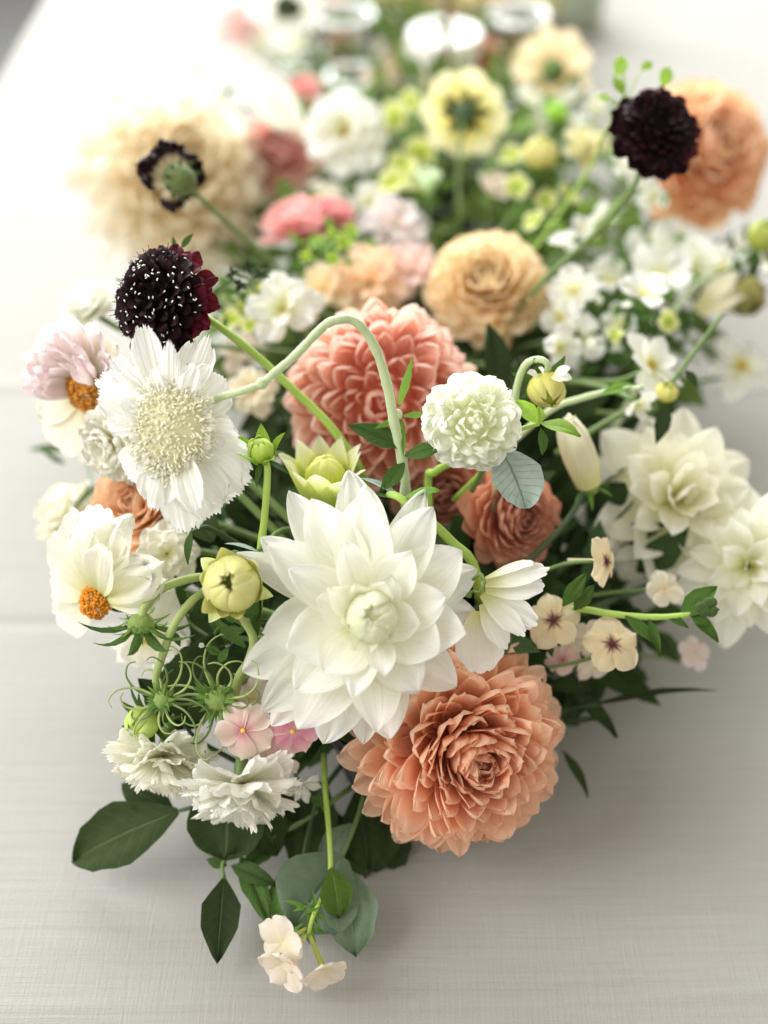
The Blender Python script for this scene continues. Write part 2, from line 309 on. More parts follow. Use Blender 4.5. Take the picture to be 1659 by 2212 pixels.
def catmull(P, n):
    P = [Vector(p) for p in P]
    if len(P) < 3: return [P[0].lerp(P[-1], i / n) for i in range(n + 1)]
    Q = [P[0] * 2 - P[1]] + P + [P[-1] * 2 - P[-2]]; out = []
    m = len(P) - 1
    for i in range(n + 1):
        f = i / n * m; k = min(int(f), m - 1); t = f - k; a, b, c, d = Q[k:k + 4]
        out.append(.5 * ((2 * b) + (c - a) * t + (2 * a - 5 * b + 4 * c - d) * t * t + (3 * b - a - 3 * c + d) * t ** 3))
    return out
def tube_arrays(P, r0, r1=None, n=16, seg=8, off=0, wob=0):
    r1 = r0 if r1 is None else r1; L = catmull(P, n); V = []; F = []; nrm = None
    for i, p in enumerate(L):
        t = (L[min(i + 1, n)] - L[max(i - 1, 0)]).normalized()
        if nrm is None: nrm = t.orthogonal().normalized()
        nrm = (nrm - t * nrm.dot(t)).normalized(); b = t.cross(nrm); r = r0 + (r1 - r0) * i / n
        if wob: r *= 1 + wob * math.sin(i * 1.7 + r0 * 9999) * math.sin(i * .6)
        for k in range(seg):
            a = 6.28318 * k / seg; V.append(p + (nrm * math.cos(a) + b * math.sin(a)) * r)
    for i in range(n):
        for k in range(seg): F.append(tuple(off + x for x in (i * seg + k, i * seg + (k + 1) % seg, (i + 1) * seg + (k + 1) % seg, (i + 1) * seg + k)))
    F.append(tuple(off + k for k in range(seg))[::-1]); F.append(tuple(off + n * seg + k for k in range(seg)))
    return V, F
def lathe(prof, seg=32):
    V = []; F = []; m = len(prof)
    for k in range(seg):
        a = 6.28318530718 * k / seg
        for r, z in prof: V.append((r * math.cos(a), r * math.sin(a), z))
    for k in range(seg):
        for i in range(m - 1): F.append((k * m + i, ((k + 1) % seg) * m + i, ((k + 1) % seg) * m + i + 1, k * m + i + 1))
    return V, F
def blob_arrays(c, r, off=0, sy=1.0, ax=None):
    # small 26-vertex-ish ball
    V = []; F = []; c = Vector(c); rings, seg = 4, 6
    V.append(c + Vector((0, 0, r)))
    for i in range(1, rings):
        th = math.pi * i / rings
        for k in range(seg): V.append(c + Vector((r * math.sin(th) * math.cos(6.28318 * k / seg), r * math.sin(th) * math.sin(6.28318 * k / seg), r * math.cos(th) * sy)))
    V.append(c - Vector((0, 0, r * sy)))
    for k in range(seg): F.append((off, off + 1 + k, off + 1 + (k + 1) % seg))
    for i in range(rings - 2):
        for k in range(seg): F.append((off + 1 + i * seg + k, off + 1 + (i + 1) * seg + k, off + 1 + (i + 1) * seg + (k + 1) % seg, off + 1 + i * seg + (k + 1) % seg))
    e = len(V) - 1
    for k in range(seg): F.append((off + e, off + 1 + (rings - 2) * seg + (k + 1) % seg, off + 1 + (rings - 2) * seg + k))
    return V, F
def ball(name, r, mat, sz=1.0, seg=20, rings=12, bumpy=0):
    key = ('ball', mat, round(r, 5), sz, bumpy)
    if key not in CACHE:
        prof = [(max(r * math.sin(math.pi * i / rings), 1e-5) * (1 + bumpy * math.sin(i * 2.1)), -r * sz * math.cos(math.pi * i / rings)) for i in range(rings + 1)]
        V, F = lathe(prof, seg); CACHE[key] = mesh_from(name, V, F, mat)
    return CACHE[key]

BOWLS = [Vector((.02, .355, .055)), Vector((.03, .60, .055)), Vector((.04, .90, .055))]
class Thing:
    def __init__(s, name, label, cat, u, v, z=None, d=None, face=(0, 0, 1), roll=0, group=None):
        s.u, s.v = u, v; s.d = zdepth(v, z) if d is None else d; s.px = s.d / FPX
        s.pos = at(u, v, d=s.d); Z = camdir(face); Y = (UP - Z * UP.dot(Z))
        if Y.length < .05: Y = RT.cross(Z) * -1
        Y.normalize(); X = Y.cross(Z)
        R = Matrix((X, Y, Z)).transposed().to_4x4()
        s.M = Matrix.Translation(s.pos) @ R @ Matrix.Rotation(math.radians(roll), 4, 'Z'); s.Mi = s.M.inverted(); s.Z = Z
        s.e = bpy.data.objects.new(name, None); COL.objects.link(s.e); s.e.empty_display_size = .01; s.e.matrix_basis = s.M
        s.e['label'] = label; s.e['category'] = cat
        if group: s.e['group'] = group
    def put(s, name, me, M=None, col=None, parent=None): return link(name, me, parent or s.e, M if M is not None else Matrix(), col)
    def world(s, name, V, F, mat, U=None):          # mesh given in world coordinates
        return link(name, mesh_from(name, [s.Mi @ Vector(v) for v in V], F, mat, U), s.e)
    def tube(s, name, P, r0, r1=None, mat='stem_green', n=20, seg=8, wob=.06):
        V, F = tube_arrays(P, r0, r1, n, seg, wob=wob); return s.world(name, V, F, mat)
    def stem(s, bowl=None, mat='stem_green', r=.0019, back=.004, path=None, lift=.05):
        if path: P = [s.pos - s.Z * back] + path
        else:
            b = min(BOWLS, key=lambda q: (q - s.pos).length) if bowl is None else BOWLS[bowl]
            b = b + Vector((rnd.uniform(-.03, .03), rnd.uniform(-.03, .03), 0))
            a = s.pos - s.Z * back; c1 = s.pos - s.Z * min(.05, (b - s.pos).length * .5); c2 = b + Vector((0, 0, lift)) + (s.pos - b) * .25
            P = [a * (1 - t) ** 3 + c1 * 3 * t * (1 - t) ** 2 + c2 * 3 * t * t * (1 - t) + b * t ** 3 for t in [i / 7 for i in range(8)]]
        return s.tube('stem', P, r, r * 1.15, mat)
    def petal(s, kind, mat, az, elev, L, wf=1.0, r0=0.0, h0=0.0, twist=0, var=None, col=None, name='petal', hf=1.0, parent=None):
        M = Matrix.Rotation(math.radians(az - 90), 4, 'Z') @ Matrix.Translation((0, r0, h0)) @ Matrix.Rotation(math.radians(elev), 4, 'X') @ Matrix.Rotation(math.radians(twist), 4, 'Y') @ Matrix.Diagonal((L * wf, L, L * hf, 1))
        return s.put(name, blade(kind, mat, var), M, col, parent)
    def leaf(s, kind, mat, base, tip, wf=1.0, nrm=(0, 0, 1), name='leaf', var=None, col=None, parent=None):
        y = tip - base; L = y.length; y.normalize(); z = camdir(nrm); z = (z - y * z.dot(y)).normalized(); x = y.cross(z)
        M = s.Mi @ Matrix.Translation(base) @ Matrix((x, y, z)).transposed().to_4x4() @ Matrix.Diagonal((L * wf, L, L, 1))
        return s.put(name, blade(kind, mat, var), M, col, parent)
    def phyllo(s, kind, mat, N, R, lin=.3, ein=82, eout=-8, ep=1.0, lp=.8, wf=1.0, core=.12, ch=.1, cin=None, cout=None, jit=1.0, start=0, name='petal', wt=.0, hf=1.0):
        az = rnd.random() * 360
        for i in range(start, N):
            f = i / max(N - 1, 1); e = ein + (eout - ein) * f ** ep + rnd.uniform(-5, 5) * jit; L = R * (lin + (1 - lin) * f ** lp) * (1 + rnd.uniform(-.06, .06) * jit)
            col = None
            if cin or cout:
                a = cin or (1, 1, 1); b = cout or (1, 1, 1); col = [a[q] + (b[q] - a[q]) * f for q in range(3)]
            s.petal(kind, mat, az + i * 137.508 + rnd.uniform(-5, 5) * jit, e, L - core * R * f, wf * (1 + wt * (1 - f)), core * R * f ** .5, ch * R * (1 - f), rnd.uniform(-10, 10) * jit, col=col, name=name, hf=hf)
    def pompon(s, kind, mat, N, R, core=.55, L=.5, lean=28, cover=1.75, wf=1.0, cin=None, cout=None, jit=1.0, sq=1.0):
        az = rnd.random() * 360
        for i in range(N):
            f = (i + .5) / N; th = math.acos(1 - f * cover); t_ = math.degrees(th); ln = lean * min(1, t_ / 40)
            col = None
            if cin or cout:
                a = cin or (1, 1, 1); b = cout or (1, 1, 1); g = f ** .6; col = [a[q] + (b[q] - a[q]) * g for q in range(3)]
            s.petal(kind, mat, az + i * 137.508 + rnd.uniform(-4, 4) * jit, 90 - t_ - ln + rnd.uniform(-5, 5) * jit, R * L * (.55 + .45 * min(1, f * 5)) * (1 + rnd.uniform(-.09, .09) * jit), wf * rnd.uniform(1 - .1 * jit, 1 + .08 * jit), core * R * math.sin(th), core * R * math.cos(th) * sq, rnd.uniform(-12, 12) * jit, col=col)
    def calyx(s, n, L, mat='fresh_leaf', kind='sepal', elev=-30, r=.004, wf=1.0, h0=-.002, rec=True, recm='fuzzy_green', jit=6):
        if rec: s.put('receptacle', ball('receptacle', r, recm, .8), Matrix.Translation((0, 0, h0 - r * .4)))
        for i in range(n): s.petal(kind, mat, 360 / n * i + rnd.uniform(-jit, jit), elev + rnd.uniform(-jit, jit), L * rnd.uniform(.88, 1.1), wf, r * .7, h0 - r * .3, rnd.uniform(-jit, jit), name='sepal')
    def disc(s, r, mat, n=90, h=.5, br=.14, name='centre'):
        V = []; F = []
        for i in range(n):
            f = math.sqrt((i + .5) / n); a = i * 2.39996; x = (f * r * math.cos(a), f * r * math.sin(a), h * r * (1 - f * f) + rnd.uniform(-.1, .14) * r)
            v, f_ = blob_arrays(x, r * br * rnd.uniform(.7, 1.2), len(V), 1.6); V += v; F += f_
        o = s.put(name, mesh_from(name, V, F, mat)); o['kind'] = 'stuff'; return o

# ---------------------------------------------------------------- the setting: floor, table
V = [(-4, -3, -.74), (4, -3, -.74), (4, 5, -.74), (-4, 5, -.74)]
f = link('floor', mesh_from('floor', V, [(0, 1, 2, 3)], 'floor_boards', smooth=False)); f['kind'] = 'structure'
XE, XR, Y0, Y1 = -.432, .62, -.35, 2.25
creases = [.214, .450, .687, .923, 1.16, 1.40, 1.63, 1.87]
xs = [XE - .016, XE - .014, XE - .008] + list(np.linspace(XE, XR, 40)) + [XR + .008, XR + .014, XR + .016]
ys = set(np.linspace(Y0, Y1, 90).round(4))
for c in creases: ys |= {round(c + q, 4) for q in (-.012, -.008, -.005, -.003, -.0015, 0, .0015, .003, .005, .008, .012)}
ys = sorted(ys); V = []; F = []
def clothz(x, y):
    z = 0
    for i, c in enumerate(creases):
        q = y - c - .004 * math.sin(x * 5 + i)
        z += (-.0019 if i % 2 else .0016) * math.exp(-(q / .005) ** 2) * (.7 + .3 * math.sin(x * 9 + i * 2))
        z += .0012 * math.exp(-(q / .03) ** 2)
    z += .0010 * math.sin(x * 13 + y * 4) * math.sin(y * 11 + 1) + .0006 * math.sin(x * 31 - y * 17)
    for e, sg in ((XE, -1), (XR, 1)):
        q = (x - e) * sg
        if q > 0: z -= .016 - math.sqrt(max(.016 ** 2 - q * q, 0))
    return z
rows = [(-.45, -.45), (-.2, -.2)]
for y in ys:
    lo = [(XE - .016 + .012 * math.sin(y * 14) - .01, y, -.42), (XE - .016 + .006 * math.sin(y * 14), y, -.2)]
    hi = [(XR + .016 + .006 * math.sin(y * 14), y, -.2), (XR + .026 + .012 * math.sin(y * 14), y, -.42)]
    V += lo + [(x, y, clothz(x, y)) for x in xs] + hi
m = len(xs) + 4
for i in range(len(ys) - 1):
    for k in range(m - 1): F.append((i * m + k, i * m + k + 1, (i + 1) * m + k + 1, (i + 1) * m + k))
o = link('tablecloth', mesh_from('tablecloth', V, F, 'linen')); o['label'] = 'off-white slub linen cloth with pressed fold lines covering the table'; o['category'] = 'tablecloth'

# bowls
def bowl(c, label, grp):
    e = bpy.data.objects.new('bowl', None); COL.objects.link(e); e.location = (c.x, c.y, .0025); e['label'] = label; e['category'] = 'bowl'; e['group'] = grp
    V, F = lathe([(.0001, 0), (.044, 0), (.046, .003), (.045, .009), (.036, .015), (.034, .02), (.046, .03), (.055, .045), (.058, .062), (.055, .064), (.050, .05), (.0001, .036)], 40)
    link('basin', mesh_from('basin', V, F, 'black_glaze'), e)
    V, F = lathe([(.0001, .08), (.025, .077), (.04, .070), (.050, .057), (.051, .05)], 32)
    link('moss', mesh_from('moss', V, F, 'moss'), e)
bowl(BOWLS[0], 'black glazed footed bowl under the coral dahlia at the table front', 'black bowls holding the flowers')
bowl(BOWLS[1], 'black glazed footed bowl under the peach and pink dahlias', 'black bowls holding the flowers')
bowl(BOWLS[2], 'black glazed footed bowl under the dahlias behind the yellow daisy', 'black bowls holding the flowers')

# undergrowth of leaves filling the bowls
V = []; F = []; U = []
LA = [blade_arrays(k, i) for k in ('leaf', 'oval', 'lance') for i in range(3)]
LA = []
for i in range(6):                                    # coarse leaf, 3 x 5
    L = []; W = rnd.uniform(.35, .6)
    for t, h in ((0, .12), (.25, .75), (.5, 1), (.78, .65), (1, .02)):
        for s_ in (-1, 0, 1): L.append((s_ * h * W / 2, t, -.25 * t * t + .15 * abs(s_) * h * W, (s_ + 1) / 2, t))
    LA.append(L)
FC = [(r * 3 + c, r * 3 + c + 1, r * 3 + c + 4, r * 3 + c + 3) for r in range(4) for c in range(2)]
NEAR = [((.005, .385, .062), (.075, .065, .05), 330), ((.085, .43, .06), (.075, .075, .05), 260), ((-.055, .45, .06), (.055, .08, .05), 200), ((.05, .56, .07), (.13, .11, .055), 380)]
BACK = [((.12, .68, .075), (.12, .12, .06), 330), ((-.03, .70, .07), (.10, .12, .055), 280), ((.06, .92, .07), (.17, .14, .06), 360), ((.05, 1.20, .05), (.15, .12, .04), 200), ((.04, 1.50, .06), (.20, .2, .06), 300)]
def mass(REG, mat, label):
    V = []; F = []; U = []
    for c, r, cnt in REG:
        for i in range(cnt):
            d = Vector((rnd.gauss(0, 1), rnd.gauss(0, 1), rnd.gauss(0, 1))).normalized() * rnd.random() ** .4
            p = Vector((c[0] + d.x * r[0], c[1] + d.y * r[1], max(c[2] + d.z * r[2], .012)))
            y = (Vector((d.x, d.y, d.z * .8 + .15)) + Vector((rnd.gauss(0, .5), rnd.gauss(0, .5), rnd.gauss(0, .4)))).normalized()
            z = (Vector((0, -.3, 1)) + Vector((rnd.gauss(0, .6), rnd.gauss(0, .6), 0))); z = (z - y * z.dot(y)).normalized(); x = y.cross(z); s_ = rnd.uniform(.02, .042); o0 = len(V)
            for a in rnd.choice(LA):
                q = p + (x * a[0] + y * a[1] + z * a[2]) * s_; q.z = max(q.z, .006); V.append(q); U.append((a[3], a[4]))
            F.extend(tuple(o0 + q for q in f_) for f_ in FC)
    o = link('foliage', mesh_from('foliage', V, F, mat, U)); o['kind'] = 'stuff'; o['label'] = label; o['category'] = 'foliage'
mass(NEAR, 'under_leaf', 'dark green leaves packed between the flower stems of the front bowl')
mass(BACK, 'back_leaf', 'lighter green leaves massed under the blurred flowers farther back')

# ================================================================ flowers in the front bowl
# ---- big white dahlia, petal by petal
T = Thing('dahlia', 'large white waterlily dahlia with a pale green closed centre, facing the viewer', 'dahlia', 800, 1335, d=.515, face=(.06, .10, 1))
def tip(T, tu, tv, elev, W, h0=0.0, kind='lily', mat='white_petal', r0=.004, col=None, twist=0):
    D = .03; ray = at(tu, tv, d=1.0) - CAM
    for _ in range(4):
        off = h0 + math.sin(math.radians(elev + 8)) * D; q = T.pos + T.Z * off; k = (q - CAM).dot(T.Z) / ray.dot(T.Z); k = min(max(k, T.d - .035), T.d + .035); l = T.Mi @ (CAM + ray * k); D = math.hypot(l.x, l.y)
    az = math.degrees(math.atan2(l.y, l.x)); L = (D - r0) / max(math.cos(math.radians(elev + 8)), .3)
    return T.petal(kind, mat, az, elev, L, W * T.px / (KIND[kind]['W'] * L), r0, h0, twist + rnd.uniform(-5, 5), var=rnd.randrange(12), col=col)
for tu, tv, e, W, h in [  # outermost first: tip in the picture, lift, width
    (627, 1056, -6, 110, -.006), (750, 1012, -8, 125, -.008), (926, 1058, -6, 105, -.006), (1034, 1227, -8, 120, -.007), (1032, 1322, -12, 120, -.008),
    (510, 1192, -8, 95, -.008), (561, 1160, -4, 110, -.006), (521, 1450, -8, 120, -.008), (584, 1572, -14, 110, -.009), (778, 1609, -14, 110, -.009), (850, 1597, -10, 130, -.007), (905, 1500, -4, 140, -.005), (990, 1482, -6, 150, -.006),
    (562, 1536, -4, 140, -.005), (642, 1575, -4, 135, -.004), (699, 1612, -8, 130, -.006), (804, 1585, -3, 135, -.003), (566, 1370, 0, 150, -.004),
    (779, 1046, 2, 140, -.003), (939, 1096, 2, 130, -.003), (998, 1187, 4, 140, -.003), (580, 1180, 4, 125, -.002), (676, 1078, 6, 125, -.001), (1010, 1370, 4, 140, -.002),
    (781, 1074, 14, 130, .002), (640, 1490, 6, 140, .0), (905, 1490, 8, 130, .001), (962, 1290, 14, 135, .003), (950, 1410, 14, 130, .003), (628, 1232, 16, 125, .003), (620, 1400, 14, 135, .003),
    (742, 1172, 26, 95, .006), (885, 1192, 24, 115, .006), (765, 1512, 14, 85, .005), (690, 1295, 30, 105, .007), (700, 1455, 16, 120, .005), (830, 1465, 26, 80, .007), (845, 1245, 30, 90, .008), (905, 1345, 26, 95, .006)]:
    tip(T, tu, tv, e * .72 + rnd.uniform(-3, 3), W * rnd.uniform(.82, 1.02), h, twist=rnd.uniform(-14, 14))
# curled inner petals and the closed bud
for tu, tv, e, W in [(712, 1275, 46, 80), (735, 1340, 52, 70), (765, 1262, 55, 75), (835, 1258, 52, 80), (765, 1400, 48, 60), (800, 1410, 50, 45), (860, 1380, 45, 60)]:
    tip(T, tu, tv, e - 6 + rnd.uniform(-8, 8), W * .8, .007, col=(1, 1, .92), twist=rnd.uniform(-25, 25))
for ring_, (n_, Rw, c_) in enumerate([(9, .0108, (.98, .99, .84)), (8, .0096, (.98, 1, .80)), (6, .0078, (.98, 1, .78)), (5, .0055, (.96, 1, .74))]):
    for i in range(n_): T.petal('wrap', 'white_petal', i * 360 / n_ + ring_ * 25, 0, Rw * 2.95, .85, .001, .004 + ring_ * .0022, var=i, col=c_)
T.put('core', ball('core', .0070, 'cream_petal'), Matrix.Translation((0, 0, .0165)))
for i in range(13): T.petal('bract', 'white_petal', i * 137.5, 84 - i * 2.2 + rnd.uniform(-5, 5), .0135 - i * .00018, .85, .0004 + i * .00026, .0135, rnd.uniform(-15, 15), col=(.98, 1, .78))
T.calyx(6, .03, 'fresh_leaf', elev=-35, r=.009, h0=-.012)
T.stem(0, r=.003, back=.015)

# ---- coral dahlia hanging low at the front
T = Thing('dahlia', 'coral orange dahlia lowest in the arrangement, hanging over the black foot', 'dahlia', 985, 1602, d=.56, face=(.30, -.14, .92))
T.phyllo('coral', 'coral_petal', 255, .0585, lin=.28, ein=82, eout=-28, ep=.95, lp=.55, wf=.74, core=.2, ch=.22, cin=(.95, .80, .76), cout=(1.0, 1.0, 1.0), wt=.15, jit=1.25)
T.calyx(6, .02, elev=-40, r=.010, h0=-.014); T.stem(0, r=.003, back=.016)

# ---- coral pink ball dahlia behind the arching stem
T = Thing('dahlia', 'salmon pink ball dahlia behind the arching pale stem', 'dahlia', 828, 868, d=.625, face=(.02, -.10, 1))
T.pompon('ball', 'pink_coral_petal', 250, .0530, .56, .46, 12, 1.55, .95, cin=(.92, .68, .65), cout=(1.0, 1.0, .98), sq=.75, jit=2.3)
T.put('receptacle', ball('receptacle', .029, 'deep_coral_petal', .75)); T.stem(1, r=.003, back=.012)

# ---- deep coral dahlias by the grey leaf
T = Thing('dahlia', 'deep coral red dahlia below the grey-green leaf', 'dahlia', 1092, 1118, d=.605, face=(.45, -.05, .88))
T.phyllo('coral', 'deep_coral_petal', 95, .033, lin=.34, ein=82, eout=-14, lp=.6, wf=1.25, core=.16, ch=.2, cin=(.62, .5, .5), cout=(1.1, 1.15, 1.1))
T.put('receptacle', ball('receptacle', .010, 'deep_coral_petal'), Matrix.Translation((0, 0, .0))); T.stem(0)
T = Thing('dahlia', 'shaded coral dahlia tucked behind the white dahlia and the small green leaf', 'dahlia', 950, 1055, d=.635, face=(.1, -.3, .9))
T.phyllo('coral', 'deep_coral_petal', 80, .034, lin=.34, ein=82, eout=-10, lp=.6, wf=1.25, core=.16, ch=.2, cin=(.7, .6, .6), cout=(1.1, 1.3, 1.3)); T.stem(0)

# ---- white pompon
T = Thing('dahlia', 'small round creamy white pompon dahlia beside the coral dahlias', 'dahlia', 1018, 912, d=.53, face=(.10, .06, 1))
T.pompon('pomp', 'pompon_petal', 150, .0212, .58, .48, 16, 1.7, .85, cin=(.97, 1, .92), cout=(1, 1, 1), jit=2.2)
T.put('receptacle', ball('receptacle', .0129, 'pompon_petal'))
T.calyx(6, .012, elev=-30, r=.004, h0=-.012); T.stem(0, mat='lime_stem', path=[at(990, 985, d=.545), at(940, 1020, d=.56), at(925, 1060, d=.575), BOWLS[0] + Vector((.01, .02, .02))])

# ---- white pincushion flower with the arching stem
T = Thing('scabiosa', 'white pincushion flower with ragged petals on an arching hairy stem', 'flower', 372, 925, d=.515, face=(.10, .04, 1))
for tu, tv, e, W in [(292, 690, 4, 62), (235, 765, 0, 62), (208, 800, 4, 80), (208, 850, 8, 85), (228, 905, 14, 55), (355, 742, 14, 46), (440, 712, -2, 90), (480, 800, -4, 120), (490, 850, -10, 60),
                     (285, 1045, 2, 120), (330, 1095, 4, 100), (405, 1155, -2, 120), (455, 1120, 0, 120), (505, 1080, -4, 125), (538, 1040, -8, 120), (515, 965, -6, 110), (500, 915, -10, 100), (300, 1020, 10, 80), (420, 1090, 10, 70), (265, 860, 20, 60), (330, 800, 26, 40), (420, 800, 22, 50)]:
    tip(T, tu, tv, e + rnd.uniform(-7, 7), W * 1.04, kind='fringe', mat='fringed_petal', r0=.007, twist=rnd.uniform(-22, 22), h0=-.003 if e < 8 else 0)
T.put('cushion', ball('cushion', .0165, 'pin_base', .55), Matrix.Translation((0, 0, -.001)) @ Matrix.Diagonal((1.05, 1.32, 1, 1)))
V = []; F = []
for i in range(680):                                                       # curled pin florets
    f = math.sqrt((i + .5) / 680); a = i * 2.39996 + rnd.uniform(-.2, .2); r_ = f * .0195
    if math.hypot(math.cos(a) * r_ * .86 - .0055, math.sin(a) * r_ * 1.15 + .001) < .0062 and rnd.random() < .5: continue
    nrm = Vector((math.cos(a) * f * 1.0, math.sin(a) * f * 1.0, 1.05 - f * .75)).normalized(); p0 = Vector((math.cos(a) * r_ * .86, math.sin(a) * r_ * 1.15, .0065 * (1 - f * f)))
    side = Vector((rnd.gauss(0, 1), rnd.gauss(0, 1), 0)).normalized(); ln = rnd.uniform(.0022, .0042) * (1.1 if f > .5 else .75)
    P = [p0, p0 + nrm * ln * .6 + side * .0002, p0 + nrm * ln + side * .0008, p0 + nrm * ln * 1.05 + side * .0016]
    v, f_ = tube_arrays(P, .00030, .00050, 4, 5, len(V)); V += v; F += f_
    if rnd.random() < .35: v, f_ = blob_arrays(P[-1], .00058, len(V)); V += v; F += f_
o = T.put('pin_florets', mesh_from('pin_florets', V, F, 'pin_floret')); o['kind'] = 'stuff'
for i in range(70):
    a = i * 360 / 70 + rnd.uniform(-3, 3); T.petal('floret', 'pompon_petal', a, rnd.uniform(25, 60), rnd.uniform(.0055, .0085), .5, .0135, .001, rnd.uniform(-30, 30), name='floret')
A = lambda u, v, d=.515: at(u, v, d=d)
T.tube('stem', [A(415, 905, .525), A(470, 862, .522), A(520, 846), A(556, 834), A(572, 824), A(600, 800, .512), A(640, 766, .51), A(682, 722, .51), A(706, 700, .51), A(726, 692, .51), A(756, 690, .512), A(786, 712, .515), A(815, 762, .52), A(836, 830, .525), A(850, 905, .53), A(866, 980, .537), A(876, 1045, .545), A(885, 1120, .57), BOWLS[0] + Vector((.02, .02, .03))], .0017, .0026, 'pale_stem', 90, 10, .12)
SP = [A(470, 862, .522), A(520, 846), A(562, 830), A(600, 800, .512), A(640, 766, .51), A(682, 722, .51), A(715, 696, .51), A(752, 690, .512), A(786, 712, .515), A(815, 762, .52), A(836, 830, .525), A(852, 905, .53), A(866, 980, .537)]
V = []; F = []; L = catmull(SP, 260)
for i, q in enumerate(L[1:-1]):
    tg = (L[i + 2] - L[i]).normalized()
    for _ in range(4):
        dr = Vector((rnd.gauss(0, 1), rnd.gauss(0, 1), rnd.gauss(0, 1))); dr = (dr - tg * dr.dot(tg)).normalized(); p0 = q + dr * .0016; s_ = tg * .00012; o0 = len(V)
        V += [p0 - s_, p0 + s_, p0 + dr * rnd.uniform(.0006, .0014) + tg * rnd.gauss(0, .0004)]; F.append((o0, o0 + 1, o0 + 2))
T.world('stem_hairs', V, F, 'pin_white')['kind'] = 'stuff'
T.put('node', ball('node', .0029, 'pale_stem', 1.0), Matrix.Translation(T.Mi @ A(566, 828))); T.put('node', ball('node', .0027, 'pale_stem', .8), Matrix.Translation(T.Mi @ A(858, 895, .53)))
for b_, t_, w_, k_ in [((862, 875), (894, 768), .85, 'lance'), ((872, 898), (930, 893), 1.2, 'lance'), ((862, 905), (808, 925), 1.2, 'lance'), ((872, 965), (755, 912), .9, 'leaf'), ((874, 985), (960, 962), .85, 'leaf'), ((874, 1000), (822, 1060), .9, 'leaf'), ((868, 905), (876, 985), .8, 'lance')]:
    T.leaf(k_, 'fresh_leaf' if k_ == 'lance' else 'mid_leaf', A(*b_, .535), A(*t_, .53), w_, (.3, .3, 1))

# ---- black scabiosa with white anther dots
def dark_scab(T, R, white, nlow=14, winefrac=.4, dome=.8):
    T.put('core', ball('core', R * .62, 'black_core', .8), Matrix.Translation((0, 0, -R * .05)))
    N = 105; a0 = rnd.random() * 360
    for i in range(N):
        f = (i + .5) / N; th = math.acos(1 - f * 1.05); az = a0 + i * 137.508
        r_ = R * .56 * math.sin(th); h_ = R * .56 * dome * math.cos(th)
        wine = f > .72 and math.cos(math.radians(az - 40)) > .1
        T.petal('floret', 'wine_petal' if wine else 'dark_petal', az, 80 - math.degrees(th) * .95 + rnd.uniform(-15, 15), R * (.20 + .16 * f) * rnd.uniform(.85, 1.15), 1.0, r_, h_, rnd.uniform(-25, 25), name='floret')
    for i in range(nlow):
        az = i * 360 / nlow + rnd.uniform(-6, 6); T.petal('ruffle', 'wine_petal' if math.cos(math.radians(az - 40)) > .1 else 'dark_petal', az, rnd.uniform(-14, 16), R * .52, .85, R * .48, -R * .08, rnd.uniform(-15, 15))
    V = []; F = []
    for i in range(white):
        f = rnd.random(); th = math.acos(1 - f * .9); az = rnd.random() * 6.283
        dr = Vector((math.sin(th) * math.cos(az), math.sin(th) * math.sin(az), math.cos(th) * dome)); p0 = dr * R * .6; p1 = dr * R * rnd.uniform(.8, .97)
        v, f_ = tube_arrays([p0, p1], R * .007, R * .005, 1, 4, len(V)); V += v; F += f_
    if V: T.put('filaments', mesh_from('filaments', V, F, 'dark_petal'))['kind'] = 'stuff'
    V = []; F = []; rr = random.Random(5)
    for i in range(white):
        f = rr.random(); th = math.acos(1 - f * .9); az = rr.random() * 6.283
        dr = Vector((math.sin(th) * math.cos(az), math.sin(th) * math.sin(az), math.cos(th) * dome)); p1 = dr * R * rr.uniform(.72, .86); sd = dr.cross(Vector((rr.gauss(0, 1), rr.gauss(0, 1), rr.gauss(0, 1)))).normalized() * R * .022
        v, f_ = tube_arrays([p1 - sd, p1 + sd], R * .011, R * .011, 1, 5, len(V)); V += v; F += f_
    if V: T.put('anthers', mesh_from('anthers', V, F, 'pin_white'))['kind'] = 'stuff'
T = Thing('scabiosa', 'black maroon scabiosa dotted with white anthers above the white pincushion flower', 'flower', 352, 650, d=.545, face=(-.38, .10, .88))
dark_scab(T, .0298, 130)
T.calyx(8, .014, elev=-30, r=.006, h0=-.006)
T.tube('stem', [T.pos - T.Z * .01, A(425, 675, .56), A(500, 725, .56), A(570, 783, .565), A(640, 848, .57), A(700, 905, .572), A(740, 955, .575), A(772, 1003, .58), A(800, 1080, .6), BOWLS[0] + Vector((-.01, .03, .02))], .0020, .0024, 'lime_stem', 36)
T.leaf('lance', 'mid_leaf', A(392, 535, .57), A(418, 500, .57), 1.6); T.leaf('lance', 'mid_leaf', A(380, 540, .57), A(372, 508, .57), 1.6)

# ---- left side: pink and white collarette, white blooms
T = Thing('dahlia', 'pink flushed white dahlia with an orange centre beside the pincushion flower', 'dahlia', 188, 838, d=.585, face=(-.55, -.12, .82))
for i in range(15): T.petal('coral', 'cream_petal', i * 24 + 8, rnd.uniform(-8, 8), .034, 1.25, .006, -.002, rnd.uniform(-12, 12), col=(1, .97, .95))
for lay in range(4):
    for i in range(9): T.petal('coral', 'pink_petal', 5 + i * 20 + lay * 9, 10 + lay * 16 + rnd.uniform(-8, 8), .033 - lay * .004, .82, .007, 0, rnd.uniform(-12, 12))
T.disc(.0125, 'amber_floret', 130, .6, .10); T.calyx(6, .014, r=.006); T.stem(0)
T = Thing('dahlia', 'pale greenish white double bloom peeking out behind the black scabiosa', 'dahlia', 196, 668, d=.64, face=(-.4, .5, .6))
T.phyllo('coral', 'pompon_petal', 70, .021, lin=.4, ein=80, eout=-20, wf=1.5, core=.2, ch=.2); T.stem(1)
T = Thing('dahlia', 'ivory double bloom hidden behind the petals of the pincushion flower', 'dahlia', 255, 955, d=.575, face=(-.5, -.3, .7))
